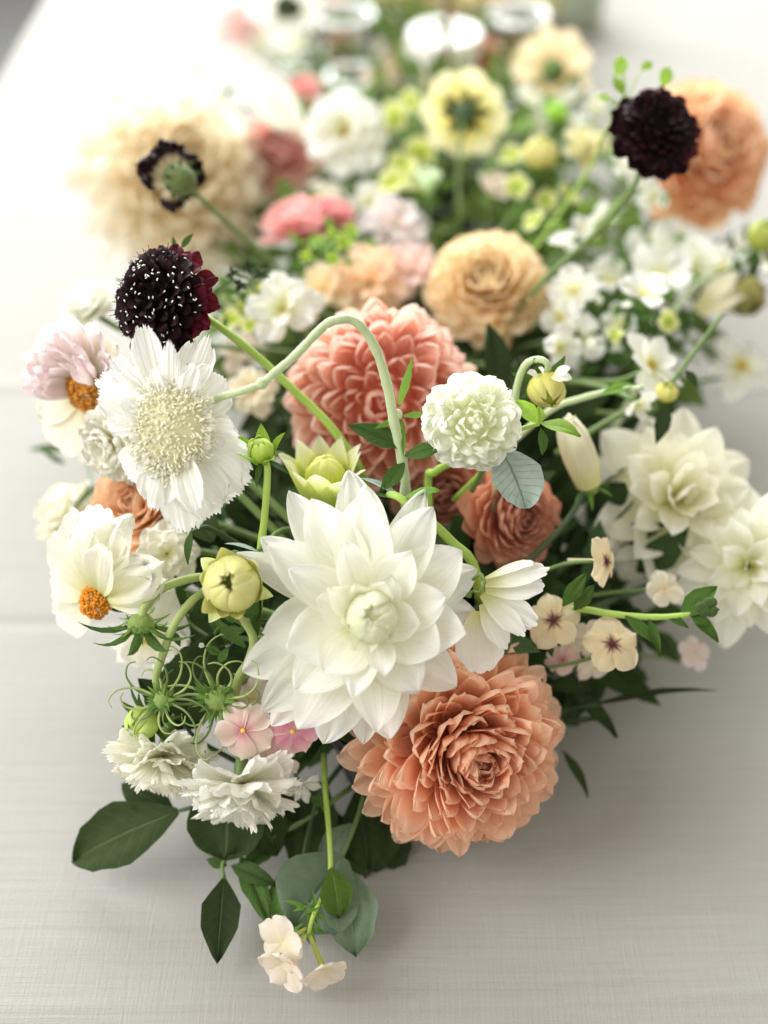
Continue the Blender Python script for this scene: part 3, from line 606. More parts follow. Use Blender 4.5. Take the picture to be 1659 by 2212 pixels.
T.phyllo('ruffle', 'cream_petal', 40, .024, lin=.5, ein=75, eout=-20, wf=1.0, core=.2, ch=.2); T.stem(0)
T = Thing('dahlia', 'peach orange dahlia half hidden behind the pincushion flower', 'dahlia', 325, 1090, d=.60, face=(-.35, .15, .9))
T.phyllo('coral', 'peach_petal', 80, .036, lin=.35, ein=80, eout=-10, wf=1.4, core=.15, ch=.15, cin=(.96, .74, .66), cout=(1, .86, .78)); T.stem(0)
T = Thing('dahlia', 'cream bloom far out over the cloth behind the orange-centred daisy', 'dahlia', 150, 1120, d=.665, face=(-.5, .3, .7))
T.phyllo('ruffle', 'cream_petal', 26, .026, lin=.5, ein=75, eout=-15, wf=.9, core=.15, ch=.15, cout=(.95, .92, .85)); T.calyx(5, .016, r=.005); T.stem(0)
T = Thing('cosmos', 'white daisy with an orange button centre beside the green buds', 'flower', 208, 1300, d=.552, face=(-.35, -.30, .85))
for tu, tv, e, W in [(88, 1240, -2, 80), (95, 1160, 0, 85), (140, 1118, 8, 90), (205, 1108, 14, 95), (275, 1130, 18, 90), (92, 1300, -8, 80), (110, 1350, -10, 85), (330, 1230, 18, 90), (325, 1275, 12, 80), (180, 1150, 26, 70), (245, 1180, 30, 70)]:
    tip(T, tu, tv, e, W * 1.25, kind='ruffle' if tu > 250 else 'cosmos', mat='white_petal', r0=.004, col=(1, .99, .95))
T.disc(.0085, 'orange_floret', 120, .9, .11); T.calyx(6, .012, 'dark_leaf', r=.005); T.stem(0)
T = Thing('cosmos', 'cream ruffled bloom behind the spiky drooping green bud', 'flower', 318, 1372, d=.578, face=(-.25, -.5, .75))
for i, (tu, tv, W) in enumerate([(245, 1440, 90), (300, 1452, 100), (262, 1340, 90), (395, 1350, 100), (400, 1405, 90), (350, 1440, 90), (350, 1300, 80)]): tip(T, tu, tv, -5 + i * 2, W, kind='ruffle', mat='cream_petal')
T.disc(.005, 'yellow_floret', 40); T.stem(0)
T = Thing('cosmos', 'small ivory double bloom between the daisy and the yellow-green bud', 'flower', 362, 1195, d=.57, face=(.2, -.1, .9))
T.phyllo('ruffle', 'cream_petal', 18, .018, lin=.6, ein=60, eout=-10, wf=.85); T.disc(.003, 'pin_base', 20); T.stem(0)

# ---- yellow-green dahlia bud
T = Thing('dahlia_bud', 'fat yellow-green dahlia bud with spreading pale bracts beside the white dahlia', 'bud', 502, 1264, d=.515, face=(.02, .06, 1))
for q, (n_, R_, wf, c_) in enumerate([(8, .0122, .62, (1, 1, 1)), (8, .0116, .55, (1.05, 1.05, .9)), (7, .0098, .5, (1.1, 1.1, 1.0)), (6, .0066, .5, (.85, .9, .7))]):
    for i in range(n_): T.petal('wrap', 'bud_petal', i * 360 / n_ + q * 23, 0, R_ * 2.95, wf * 1.35, .001, -.009 + q * .0030, var=i + q, col=c_)
for i in range(6): T.petal('scale', 'bud_petal', i * 60 + 14, 0, .0131 * 1.75, .85, .001, -.0095, var=i, col=(1.12, 1.08, 1.05))
for i in range(6): T.petal('scale', 'bud_petal', i * 60 + 44, 0, .0126 * 2.1, .75, .001, -.0085, var=i + 3, col=(1.1, 1.1, 1.0))
T.put('core', ball('core', .0092, 'bud_petal'), Matrix())
for tu, tv in [(425, 1200), (447, 1348), (592, 1290), (560, 1215)]: tip(T, tu, tv, -6, 42, -.006, kind='bract', mat='lime_petal', col=(.95, 1, .8))
for az in (30, 95, 165, 215, 262, 300): T.petal('bract', 'mid_leaf', az, -35, .017, 1.3, .006, -.009, name='sepal')
T.tube('stem', [T.pos - T.Z * .01, A(520, 1325, .53), A(548, 1380, .535), A(536, 1430, .54), A(512, 1480, .545), A(520, 1600, .565), BOWLS[0] + Vector((-.03, 0, 0))], .0021, .0024, 'sage_stem', 26)
T.leaf('lance', 'mid_leaf', A(530, 1398, .535), A(452, 1330, .525), 1.0); T.leaf('lance', 'mid_leaf', A(548, 1385, .535), A(562, 1290, .53), 1.0)

# ---- drooping spiky bud on an arched stem, and the other arched stems
T = Thing('scabiosa_bud', 'drooping spiky green bud on an arched stem in front of the daisy', 'bud', 305, 1350, d=.53, face=(-.12, -.85, -.30))
T.put('receptacle', ball('receptacle', .0066, 'fuzzy_green', .85)); 
for i in range(9): T.petal('sepal', 'mid_leaf', i * 40 + 10, rnd.uniform(10, 45), rnd.uniform(.019, .026), .95, .005, .001, rnd.uniform(-12, 12), name='sepal', hf=1.5, col=(1.2, 1.2, 1.3))
for i in range(26): T.petal('sepal', 'fresh_leaf', i * 137.5, rnd.uniform(0, 60), rnd.uniform(.006, .011), .9, .0058, rnd.uniform(-.003, .003), rnd.uniform(-20, 20), name='sepal', col=(1.1, 1.0, 1.4))
T.tube('stem', [T.pos - T.Z * .004, A(312, 1312, .53), A(335, 1283, .53), A(375, 1260, .53), A(440, 1246, .535), A(480, 1262, .55), A(505, 1330, .565), BOWLS[0] + Vector((-.03, .0, .0))], .0022, .0020, 'sage_stem', 30)
def fuzzbud(T, R, n, Ls, mat='mid_leaf', r='fuzzy_green', curl=True):
    T.put('receptacle', ball('receptacle', R, r, .9))
    for i in range(n):
        a = i * 6.283 / n + rnd.uniform(-.3, .3); L = Ls * rnd.uniform(.7, 1.2); dr = Vector((math.cos(a), math.sin(a), rnd.uniform(-.1, .5))); p = dr * R * .8
        bend = Vector((-math.sin(a), math.cos(a), rnd.uniform(-.3, .9))) * rnd.choice((-1, 1))
        P = [p, p + dr * L * .45 + bend * L * .06, p + dr * L * .75 + bend * L * .28, p + dr * L * .78 + bend * L * .55, p + dr * L * .62 + bend * L * .66]
        V, F = tube_arrays(P, .00075, .00022, 14, 5); T.put('sepal', mesh_from('sepal', V, F, 'sage_stem' if i % 3 else 'stem_green'))
    for i in range(34): T.petal('sepal', 'fresh_leaf', i * 137.5, rnd.uniform(0, 80), R * rnd.uniform(1.0, 1.7), 1.0, R * rnd.uniform(.2, .8), R * rnd.uniform(0, .5), rnd.uniform(-20, 20), name='sepal', col=(1.2, 1.1, 1.6))
T = Thing('scabiosa_bud', 'curly green seed bud with twisting tendrils touching the big dark leaf', 'bud', 352, 1512, d=.532, face=(-.2, .2, .9)); fuzzbud(T, .0048, 13, .020); 
T.tube('stem', [T.pos - T.Z * .003, A(337, 1470, .535), A(348, 1425, .532), A(375, 1352, .53), A(408, 1305, .53), A(440, 1282, .535), A(475, 1300, .55), BOWLS[0] + Vector((-.04, 0, 0))], .0019, .0021, 'sage_stem', 30)
T = Thing('scabiosa_bud', 'fuzzy green bud with curling sepals above the pink phlox', 'bud', 470, 1508, d=.535, face=(-.3, -.2, .9)); fuzzbud(T, .0066, 16, .024)
T.stem(0, r=.0015)
T = Thing('cosmos_bud', 'round lime green bud under curly sepals above the frilled carnation', 'bud', 308, 1562, d=.54, face=(-.35, -.4, .8))
for i in range(7): T.petal('wrap', 'bud_petal', i * 51.4, 0, .0080 * 2.8, .8, .001, -.0075, var=i, col=(.8, 1, .6))
T.put('core', ball('core', .0072, 'bud_petal'))
for i in range(9): T.petal('sepal', 'mid_leaf', i * 40, rnd.uniform(-10, 40), .016, 1.1, .004, -.005, rnd.uniform(-20, 20), name='sepal')
T.stem(0, r=.0015)

# ---- dark leaf sprays
def spray(label, leaves, stem, name='leaf_spray', smat='dark_stem', r=.0012, cat='leaves', sr=None):
    b = leaves[0][2]; T = Thing(name, label, cat, stem[-1][0], stem[-1][1], d=stem[-1][2])
    T.tube('stem', [A(*q) for q in stem], r * .8, r * 1.3, smat, 18)
    for kind, mat, base, tp, wf, nrm in leaves: T.leaf(kind, mat, A(*base), A(*tp), wf, nrm, var=rnd.randrange(9))
    return T
spray('serrated dark leaf behind the curly green buds', [('saw', 'dark_leaf', (395, 1560, .56), (470, 1372, .55), 1.35, (.2, .1, 1)), ('saw', 'dark_leaf', (430, 1570, .57), (300, 1470, .555), .9, (-.1, .3, 1))], [(395, 1560, .56), (430, 1600, .57), (520, 1650, .585)], cat='leaf')
spray('two broad dark green leaves lying out over the cloth below the carnations', [('oval', 'dark_leaf', (385, 1752, .572), (130, 1852, .562), .92, (.1, .55, .9)), ('oval', 'dark_leaf', (375, 1752, .578), (262, 1688, .575), .95, (0, .5, .9))], [(130 + 255, 1752, .572), (440, 1738, .572), (560, 1715, .585)])
spray('dark leaf hanging straight down under the front carnation', [('round', 'dark_leaf', (490, 1700, .572), (480, 1858, .566), 1.2, (0, .25, 1)), ('oval', 'dark_leaf', (540, 1715, .58), (600, 1850, .57), 1.2, (.2, .25, 1))], [(480, 1715, .575), (540, 1700, .58), (600, 1700, .59)], cat='leaf')
spray('narrow dark leaf dangling free over the cloth', [('leaf', 'dark_leaf', (484, 1897, .56), (468, 2078, .535), 1.1, (.1, .3, 1)), ('leaf', 'mid_leaf', (500, 1870, .57), (590, 1905, .555), .8, (0, .5, 1)), ('leaf', 'mid_leaf', (490, 1870, .57), (445, 1855, .57), 1.2, (0, .5, 1)), ('leaf', 'mid_leaf', (520, 1850, .575), (585, 1985, .545), .7, (.3, .3, 1))], [(484, 1897, .565), (484, 1860, .57), (540, 1830, .575), (600, 1803, .578), (662, 1770, .58), (760, 1700, .59)], smat='stem_green', cat='leaf')
spray('round dusty green leaf lowest under the tubular blossoms', [('round', 'dusty_leaf', (740, 1850, .56), (640, 2000, .54), 1.35, (.1, .3, 1)), ('oval', 'dusty_leaf', (742, 1870, .565), (775, 2055, .535), .9, (.2, .3, 1)), ('oval', 'mid_leaf', (620, 1865, .572), (600, 1990, .545), .8, (-.4, .3, 1))], [(735, 1862, .566), (760, 1800, .572), (785, 1725, .58), (800, 1660, .59)], smat='stem_green', cat='leaf')
spray('glossy dark leaves beneath the lime stem and the front dahlias', [('leaf', 'dark_leaf', (690, 1720, .585), (655, 1800, .575), 1.0, (0, .4, 1)), ('oval', 'dark_leaf', (770, 1710, .59), (800, 1880, .575), 1.0, (.3, .2, 1)), ('oval', 'dark_leaf', (720, 1750, .59), (730, 1880, .578), 1.0, (0, .2, 1)), ('leaf', 'dark_leaf', (640, 1750, .585), (560, 1850, .575), .9, (-.2, .3, 1)), ('leaf', 'mid_leaf', (640, 1780, .58), (570, 1790, .575), .9, (-.2, .5, 1)), ('oval', 'dark_leaf', (790, 1700, .6), (880, 1830, .59), .9, (.3, .2, 1)), ('oval', 'dark_leaf', (560, 1680, .59), (640, 1800, .58), 1.0, (-.3, .2, 1)), ('oval', 'dark_leaf', (700, 1690, .59), (640, 1890, .575), 1.0, (-.1, .2, 1)), ('round', 'dark_leaf', (780, 1730, .59), (790, 1900, .578), 1.0, (.1, .2, 1)), ('oval', 'dark_leaf', (830, 1740, .60), (850, 1900, .583), 1.0, (.1, .2, 1)), ('leaf', 'mid_leaf', (600, 1800, .58), (520, 1880, .57), 1.0, (0, .3, 1)), ('oval', 'dusty_leaf', (760, 1780, .58), (690, 1860, .572), 1.0, (0, .4, 1))], [(655, 1850, .572), (668, 1790, .578), (690, 1720, .585), (740, 1650, .595)])
spray('grey-green veined leaf beside the white pompon', [('round', 'grey_leaf', (1082, 968, .535), (1150, 1088, .525), 1.05, (.25, .35, .9))], [(1082, 968, .535), (1060, 985, .545), (1020, 1060, .57)], cat='leaf', smat='stem_green')
spray('three bright lime leaves to one side of the white pompon', [('leaf', 'lime_leaf', (1162, 912, .54), (1118, 862, .535), 1.1, (-.3, .5, 1)), ('leaf', 'lime_leaf', (1168, 914, .54), (1258, 922, .53), 1.0, (0, .8, .8)), ('leaf', 'lime_leaf', (1165, 916, .54), (1170, 868, .545), .9, (.4, .3, 1)), ('leaf', 'mid_leaf', (1168, 925, .545), (1180, 985, .545), .9, (.4, .2, 1))], [(1165, 916, .54), (1130, 925, .54), (1098, 942, .545), (1050, 1010, .565), (980, 1080, .59)], smat='lime_stem')
spray('dark pointed leaf standing up between the peach and salmon dahlias', [('leaf', 'dark_leaf', (1082, 860, .63), (1070, 690, .62), .85, (.3, .1, 1)), ('leaf', 'dark_leaf', (1100, 900, .63), (1135, 760, .64), .8, (.3, .1, 1))], [(1080, 860, .63), (1070, 930, .63), (1040, 1020, .63)], cat='leaf')
spray('small rolled green leaf and stem curving over the white dahlia', [('oval', 'fresh_leaf', (870, 1075, .53), (948, 1052, .525), .8, (0, .9, .5)), ('lance', 'grey_leaf', (858, 1066, .535), (782, 1022, .53), .9, (.2, .6, .8)), ('lance', 'mid_leaf', (850, 1075, .54), (790, 1062, .535), .8, (.2, .6, .8))], [(840, 1068, .535), (858, 1072, .53), (885, 1092, .53), (940, 1135, .535), (985, 1180, .54), (1020, 1215, .545), (1040, 1300, .57)], smat='lime_stem', r=.0022)
spray('silvery narrow leaf curling over the lime stem near the white dahlia', [('lance', 'grey_leaf', (556, 1190, .525), (487, 1163, .52), .8, (0, .8, .6))], [(556, 1190, .525), (570, 1180, .53), (600, 1150, .55), (640, 1140, .57)], cat='leaf', smat='stem_green')
spray('green leaf with a curled stem behind the yellow-green bud', [('lance', 'mid_leaf', (412, 1150, .535), (398, 1220, .53), 1.4, (-.4, .3, .9)), ('oval', 'dark_leaf', (460, 1170, .56), (420, 1100, .56), 1.2, (0, .2, 1))], [(412, 1150, .535), (450, 1140, .55), (520, 1180, .57)], cat='leaf')
spray('narrow grass-like leaf pointing out over the cloth near the coral dahlia', [('lance', 'dark_leaf', (1290, 1520, .60), (1550, 1472, .60), .45, (0, .9, .5)), ('leaf', 'dark_leaf', (1235, 1490, .61), (1340, 1590, .605), .6, (.1, .6, .7)), ('lance', 'dusty_leaf', (1225, 1560, .612), (1330, 1545, .607), .7, (.1, .6, .7)), ('leaf', 'dark_leaf', (1215, 1620, .61), (1278, 1720, .6), .5, (.3, .5, .7)), ('leaf', 'dark_leaf', (1180, 1480, .61), (1290, 1480, .61), .8, (.1, .6, .7))], [(1295, 1520, .601), (1240, 1530, .607), (1180, 1540, .61), (1100, 1540, .60)])

# ---- lime bud on a straight stem, half-open lime bloom
T = Thing('cosmos_bud', 'lime green bud on a straight upright stem beside the pincushion petals', 'bud', 562, 972, d=.53, face=(-.1, .75, .6))
for i in range(7): T.petal('wrap', 'bud_petal', i * 51.4, 0, .0062 * 2.8, .8, .001, -.006, var=i, col=(.8, 1.05, .45))
T.put('core', ball('core', .0056, 'bud_petal'))
for i in range(5): T.petal('bract', 'lime_leaf', i * 72 + 20, rnd.uniform(48, 75), .0155, .9, .0045, -.006, rnd.uniform(-12, 12), name='sepal')
for i in range(5): T.petal('sepal', 'mid_leaf', i * 72 + 50, rnd.uniform(-30, 5), .012, 1.2, .004, -.006, name='sepal')
T.tube('stem', [T.pos - T.Z * .005, A(577, 1005, .53), A(576, 1060, .53), A(570, 1130, .53), A(563, 1185, .532), A(560, 1240, .537), A(560, 1310, .545), A(565, 1420, .56), BOWLS[0] + Vector((-.03, 0, 0))], .0017, .0022, 'lime_stem', 30)
T = Thing('dahlia_bud', 'half-open lime yellow dahlia with white tips rising behind the big white dahlia', 'dahlia', 702, 1062, d=.565, face=(.0, .85, .5))
for i in range(11): T.petal('bract', 'lime_petal', i * 32.7, 78 + rnd.uniform(-7, 7), .030, 1.05, .0105, -.006, var=i, col=(1.02, 1.02, 1.15))
for i in range(12): T.petal('wrap', 'lime_petal', i * 30, 10, .012 * 2.6, .5, .002, -.002, var=i, col=(1, 1, .6))
T.put('core', ball('core', .008, 'bud_petal')); T.calyx(6, .012, r=.006, h0=-.006); T.stem(0)

# ---- phlox
def phlox(T, R, mat, kind='phlox', az=18, eye='yellow_floret', tube=None, cup=0, n=5):
    for i in range(n): T.petal(kind, mat, az + i * 360 / n + rnd.uniform(-6, 6), cup + rnd.uniform(-9, 9), R * rnd.uniform(.92, 1.06), 1.12, .0004, i * .00025, rnd.uniform(-6, 6))
    if eye: T.put('eye', ball('eye', R * .085, eye, .5), Matrix.Translation((0, 0, .0006)))
    if tube: V, F = lathe([(R * .06, -R * 1.4), (R * .07, -R * .6), (R * .1, -R * .1), (R * .12, 0)], 10); T.put('tube', mesh_from('tube', V, F, tube))
T = Thing('phlox', 'dusty pink five-petalled phlox with a pale eye, the larger of the pair', 'flower', 525, 1578, d=.528, face=(-.05, -.05, 1)); phlox(T, .0146, 'phlox_petal', az=-30, tube='pale_stem'); T.stem(0, r=.0010)
T = Thing('phlox', 'darker rose pink phlox partly under the white dahlia petals', 'flower', 632, 1580, d=.532, face=(.1, -.1, 1)); phlox(T, .0142, 'dark_phlox_petal', az=10, tube='pale_stem'); T.stem(0, r=.0010)
T = Thing('phlox', 'pale cream pink phlox beneath the two pinker ones', 'flower', 592, 1640, d=.552, face=(0, -.3, 1)); phlox(T, .0130, 'phlox_petal', az=40, tube='pale_stem'); T.stem(0, r=.0010)
T = Thing('phlox', 'faded cream phlox between the pink phlox and the white dahlia', 'flower', 545, 1510, d=.552, face=(-.2, .1, 1)); phlox(T, .0130, 'shell_petal', az=0); T.stem(0, r=.0010)

# ---- frilled carnations
def dianthus(T, R, n=30, mat='fringed_petal', col=(1, .995, .95), lo=-12, hi=62):
    for i in range(n):
        f = i / (n - 1); T.petal('dianth', mat, i * 137.5 + rnd.uniform(-8, 8), hi + (lo - hi) * f ** .8 + rnd.uniform(-8, 8), R * (.68 + .34 * f) * rnd.uniform(.92, 1.06), .78, .0012, .002 * (1 - f), rnd.uniform(-18, 18), var=rnd.randrange(9), col=col)
    V, F = lathe([(.0008, -.017), (.0028, -.016), (.0034, -.008), (.0030, .0)], 12); T.put('calyx', mesh_from('calyx', V, F, 'stem_green')); T.stem(0, r=.0012, back=.016)
T = Thing('carnation', 'frilly white carnation lowest on that side, in front of the dark leaves', 'flower', 518, 1692, d=.538, face=(-.02, -.86, .46)); dianthus(T, .0325)
T = Thing('carnation', 'frilly cream carnation over the cloth under the lime bud', 'flower', 352, 1632, d=.552, face=(-.12, -.86, .46)); dianthus(T, .0285, col=(1, .99, .90))
T = Thing('carnation', 'tiny white frilled blossom beside the front carnation', 'flower', 655, 1695, d=.56, face=(.6, -.4, .6))
for i in range(5): T.petal('dianth', 'fringed_petal', i * 72, 30, .009, .6, .001)
T.stem(0, r=.0009)

# ---- hanging tubular blossoms at the bottom
T = Thing('phlox', 'lime stem hanging to the cloth with pale tubular blossoms at its tip', 'flower', 712, 1890, d=.55, face=(0, -.5, .8))
T.tube('stem', [A(700, 1630, .575), A(702, 1700, .562), A(710, 1790, .553), A(714, 1885, .55), A(700, 1930, .545), A(678, 1975, .538), A(666, 2018, .534)], .0016, .0010, 'lime_stem', 30)
T.leaf('oval', 'mid_leaf', A(715, 1875, .548), A(742, 1985, .54), 1.1, (.5, .3, 1), col=(1.3, 1.3, 1)); T.leaf('leaf', 'mid_leaf', A(705, 1740, .558), A(668, 1720, .56), 1.3, (0, .3, 1))
for i in range(26):
    b = A(668 + rnd.uniform(-14, 18), 1985 + rnd.uniform(-32, 28), .54); a = rnd.uniform(0, 6.283)
    T.leaf('lance', 'fresh_leaf', b, b + RT * math.cos(a) * rnd.uniform(.006, .012) + UP * math.sin(a) * rnd.uniform(.005, .012) - FW * rnd.uniform(-.004, .006), .8, (rnd.uniform(-.5, .5), rnd.uniform(-.5, .5), 1), name='needle_leaf')
def trumpet(parent, bu, bv, tu, tv, R, spread, label=None):
    b, t = A(bu, bv, .536), A(tu, tv, .522); V, F = tube_arrays([b, b.lerp(t, .6), t], .0008, .0016, 8, 8); o = T.world('corolla_tube', V, F, 'lime_petal', [(.5, .5)] * len(V))
    z = (t - b).normalized(); x = z.orthogonal().normalized(); y = z.cross(x); M0 = T.Mi @ Matrix.Translation(t) @ Matrix((x, y, z)).transposed().to_4x4()
    for i in range(5): link('petal', blade('phlox', 'shell_petal'), T.e, M0 @ Matrix.Rotation(i * 1.2566, 4, 'Z') @ Matrix.Rotation(math.radians(spread), 4, 'X') @ Matrix.Diagonal((R * 1.1, R, R, 1)))
trumpet(T, 668, 2015, 698, 2092, .0120, 30); trumpet(T, 665, 2015, 622, 2080, .0145, 34); trumpet(T, 662, 2005, 610, 2036, .0145, 15)
V, F = tube_arrays([A(625, 1992, .54), A(605, 1995, .54), A(588, 1993, .54)], .0007, .0016, 8, 8); T.world('closed_bud', V, F, 'shell_petal', [(.5, .6)] * len(V))

# ---- white cosmos seen from the side, right of the big dahlia
T = Thing('cosmos', 'white cosmos in profile tucked behind the right edge of the white dahlia', 'flower', 1035, 1290, d=.527, face=(.75, -.25, .25))
T2 = T
def flat_petal(T, kind, mat, b, t, W, nrm, d0, d1, col=None, var=None):
    L = (A(*b, d0) - A(*t, d1)).length; T.leaf(kind, mat, A(*b, d0), A(*t, d1), W * T.px / (KIND[kind]['W'] * L), nrm, 'petal', var if var is not None else rnd.randrange(9), col)
for b, t, W, nr in [((1040, 1262), (1182, 1228), 62, (.1, .5, .8)), ((1045, 1250), (1150, 1208), 46, (.1, .8, .4)), ((1045, 1285), (1160, 1352), 70, (.2, -.1, 1)), ((1048, 1275), (1176, 1262), 60, (-.1, .4, .9)), ((1030, 1320), (1040, 1455), 105, (.2, -.1, 1)), ((1040, 1305), (1095, 1395), 66, (.4, -.1, .9)), ((1040, 1285), (1130, 1372), 50, (.3, 0, 1))]:
    flat_petal(T, 'cosmos', 'white_petal', b, t, W, nr, .53, .522)
for b, t in [((1080, 1340), (1095, 1418)), ((1075, 1335), (1055, 1400)), ((1085, 1335), (1125, 1380))]: T.leaf('leaf', 'mid_leaf', A(*b, .54), A(*t, .54), 1.1, (.2, 0, 1), 'sepal')
T.tube('tendril', [A(1022, 1252, .522), A(1038, 1240, .518), A(1047, 1258, .517), A(1036, 1278, .52), A(1020, 1276, .522)], .0009, .0006, 'stem_green', 16, 6)
T.stem(0)

# ---- small cream phlox with maroon stars
for (u, v, R, face, az, lab) in [(1196, 1340,   .0158, (-.15, .15, 1), 30, 'cream star-eyed blossom touching the white cosmos petals'), (1322, 1392, .0165, (.12, .45, .9), 95, 'cream star-eyed blossom farthest out, below the horizontal green stem'), (1308, 1212, .0150, (.78, .0, .6), 60, 'cream star-eyed blossom turned sideways above the horizontal stem')]:
    T = Thing('phlox', lab, 'flower', u, v, d=.556, face=face, group='cream blossoms with maroon stars'); phlox(T, R, 'star_petal', 'star', az, eye='maroon', tube='shell_petal', cup=-6 if v > 1350 else 0); T.stem(0, r=.0010)
for k_, (u, v, d, face, lab, mt) in enumerate([(1215, 1425, .58, (.2, -.4, .8), 'shaded pinkish phlox under the star-eyed blossoms', 'phlox_petal'), (1285, 1440, .585, (.3, -.6, .7), 'small dull pink blossom beside the coral dahlia under the star-eyed pair', 'shell_petal'), (1435, 1272, .585, (.1, .1, 1), 'soft apricot blossom above the horizontal stem near its end', 'buff_petal'), (1270, 1380, .58, (.1, -.2, 1), 'dusky cream blossom between the two star-eyed ones', 'shell_petal'), (1500, 1410, .62, (.3, .3, .8), 'single pale pink blossom out over the cloth beyond the stem tip', 'blush_petal')]):
    T = Thing('phlox', lab, 'flower', u, v, d=d, face=face); phlox(T, .0105, mt, az=k_ * 20, eye=None); T.stem(0, r=.0010)
# ---- horizontal stem with a leafy bud
T = Thing('phlox_bud', 'horizontal green stem ending in a leafy bud over the cloth', 'bud', 1515, 1318, d=.552, face=(.9, .2, .1))
T.tube('stem', [A(1515, 1318, .552), A(1470, 1330, .552), A(1400, 1333, .553), A(1320, 1326, .555), A(1240, 1315, .56), A(1160, 1330, .575), BOWLS[0] + Vector((.04, .03, .02))], .0014, .0020, 'lime_stem', 30)
for b, t, w_, k_ in [((1470, 1330), (1550, 1265), 1.1, 'leaf'), ((1490, 1322), (1560, 1385), .7, 'leaf'), ((1350, 1330), (1425, 1392), .7, 'leaf'), ((1400, 1333), (1430, 1420), .5, 'leaf'), ((1500, 1320), (1555, 1315), 1.2, 'leaf'), ((1495, 1326), (1530, 1350), 1.4, 'leaf'), ((1440, 1330), (1490, 1355), .8, 'leaf'), ((1240, 1318), (1285, 1262), 1.0, 'leaf'), ((1215, 1310), (1270, 1235), .8, 'leaf')]:
    T.leaf(k_, 'mid_leaf', A(*b, .552), A(*t, .548), w_, (.1, .4, .9), col=(1.2, 1.25, 1.1))
for i in range(12): b = A(1525 + rnd.uniform(-15, 15), 1312 + rnd.uniform(-15, 15), .55); T.put('bud', ball('bud', .0024, 'fuzzy_green', 1.3), T.Mi @ Matrix.Translation(b), col=(.18, .26, .12))

# ---- large white dahlias on the right
T = Thing('dahlia', 'big soft cream white dahlia beside the green seed heads, fully open', 'dahlia', 1452, 1085, d=.632, face=(.12, .20, .95))
for i in range(44):
    f = i / 43; T.petal('lily', 'white_petal', i * 137.5, 78 - 104 * f ** .6 + rnd.uniform(-13, 13), .0535 * (.42 + .58 * f ** .7) * rnd.uniform(.82, 1.1), 1.12, .001 + .006 * f, .008 * (1 - f), rnd.uniform(-12, 12), col=(1, .985, .91))
T.calyx(6, .018, r=.008, h0=-.01); T.stem(0, r=.0022, mat='dark_stem')
T = Thing('dahlia', 'white waterlily dahlia cut by the picture edge, over the cloth', 'dahlia', 1612, 1220, d=.615, face=(-.15, -.05, 1))
for i in range(38):
    f = i / 37; T.petal('lily', 'white_petal', i * 137.5 + 40, 78 - 98 * f ** .6 + rnd.uniform(-13, 13), .043 * (.42 + .58 * f ** .7) * rnd.uniform(.82, 1.1), .95, .001 + .005 * f, .008 * (1 - f), rnd.uniform(-12, 12), col=(1, 1, .96))
T.calyx(6, .018, r=.008, h0=-.01); T.stem(0, r=.0022, mat='dark_stem')
T = Thing('dahlia_bud', 'elongated cream bud between the pompon and the big cream dahlia', 'bud', 1252, 985, d=.59, face=(-.35, .8, .4))
for i in range(10): T.petal('coral', 'cream_petal', i * 36, 80 + rnd.uniform(-4, 4), .042 * (1 - .03 * (i % 3)), .62, .0065, -.018, var=i, col=(.98, .97, .85))
T.calyx(5, .012, r=.005, h0=-.018); T.stem(0, mat='dark_stem', r=.0015)

# ================================================================ middle of the arrangement
def dahlia(label, u, v, z, Rpx, mat, face, kind='coral', N=130, ein=82, eout=-20, wf=1.0, core=.2, ch=.2, cin=None, cout=None, lin=.3, bowl=None, lp=.6, d=None):
    T = Thing('dahlia', label, 'dahlia', u, v, z=z, d=d, face=face); R = Rpx * T.px
    T.phyllo(kind, mat, N, R, lin=lin, ein=ein, eout=eout, wf=wf, core=core, ch=ch, cin=cin, cout=cout, lp=lp)
    T.put('receptacle', ball('receptacle', R * .22, mat), Matrix.Translation((0, 0, -R * .02))); T.calyx(6, R * .3, r=R * .14, h0=-R * .18); T.stem(bowl, r=.0028, back=R * .2); return T
dahlia('peach yellow dahlia behind the salmon ball dahlia', 1052, 625, .15, 142, 'peach_petal', (-.10, .22, .95), cin=(1, .98, .88), cout=(1, .94, .88), eout=-28)
dahlia('huge buff yellow dahlia out over the cloth behind the dark ring flower', 375, 400, .12, 238, 'buff_petal', (.38, .12, .9), kind='broad', N=120, eout=-20, wf=.72, cin=(1, .94, .84), cout=(1, 1, 1.06))
dahlia('salmon red dahlia between the buff dahlia and the white ruffled bloom', 602, 335, .13, 108, 'pink_coral_petal', (.1, .2, .95), N=110, cout=(.95, .85, .85), cin=(.85, .6, .6), wf=1.0)
dahlia('peach orange dahlia farthest right behind the black scabiosa', 1512, 335, .15, 168, 'orange_petal', (.25, .05, .95), N=170, eout=-30, cin=(1, .9, .85), cout=(1, .88, .76))
dahlia('rose pink dahlia lying low behind the green seed heads', 655, 500, .14, 100, 'rose_petal', (-.1, .75, .5), N=90, wf=1.2, eout=-10)
dahlia('small bright pink dahlia touching the white blossoms', 722, 468, .15, 52, 'rose_petal', (.3, .6, .7), N=60, wf=1.2, cout=(1, .85, .95))
dahlia('coral red dahlia far back under the white candle disc', 1030, 130, .07, 62, 'deep_coral_petal', (0, .4, .9), N=70, wf=1.2, cout=(1.1, 1.2, 1.2))
dahlia('orange peach dahlia far back behind the green seed head', 1190, 150, .09, 92, 'orange_petal', (.1, .4, .9), N=80, wf=1.2, cout=(1, 1.2, 1))
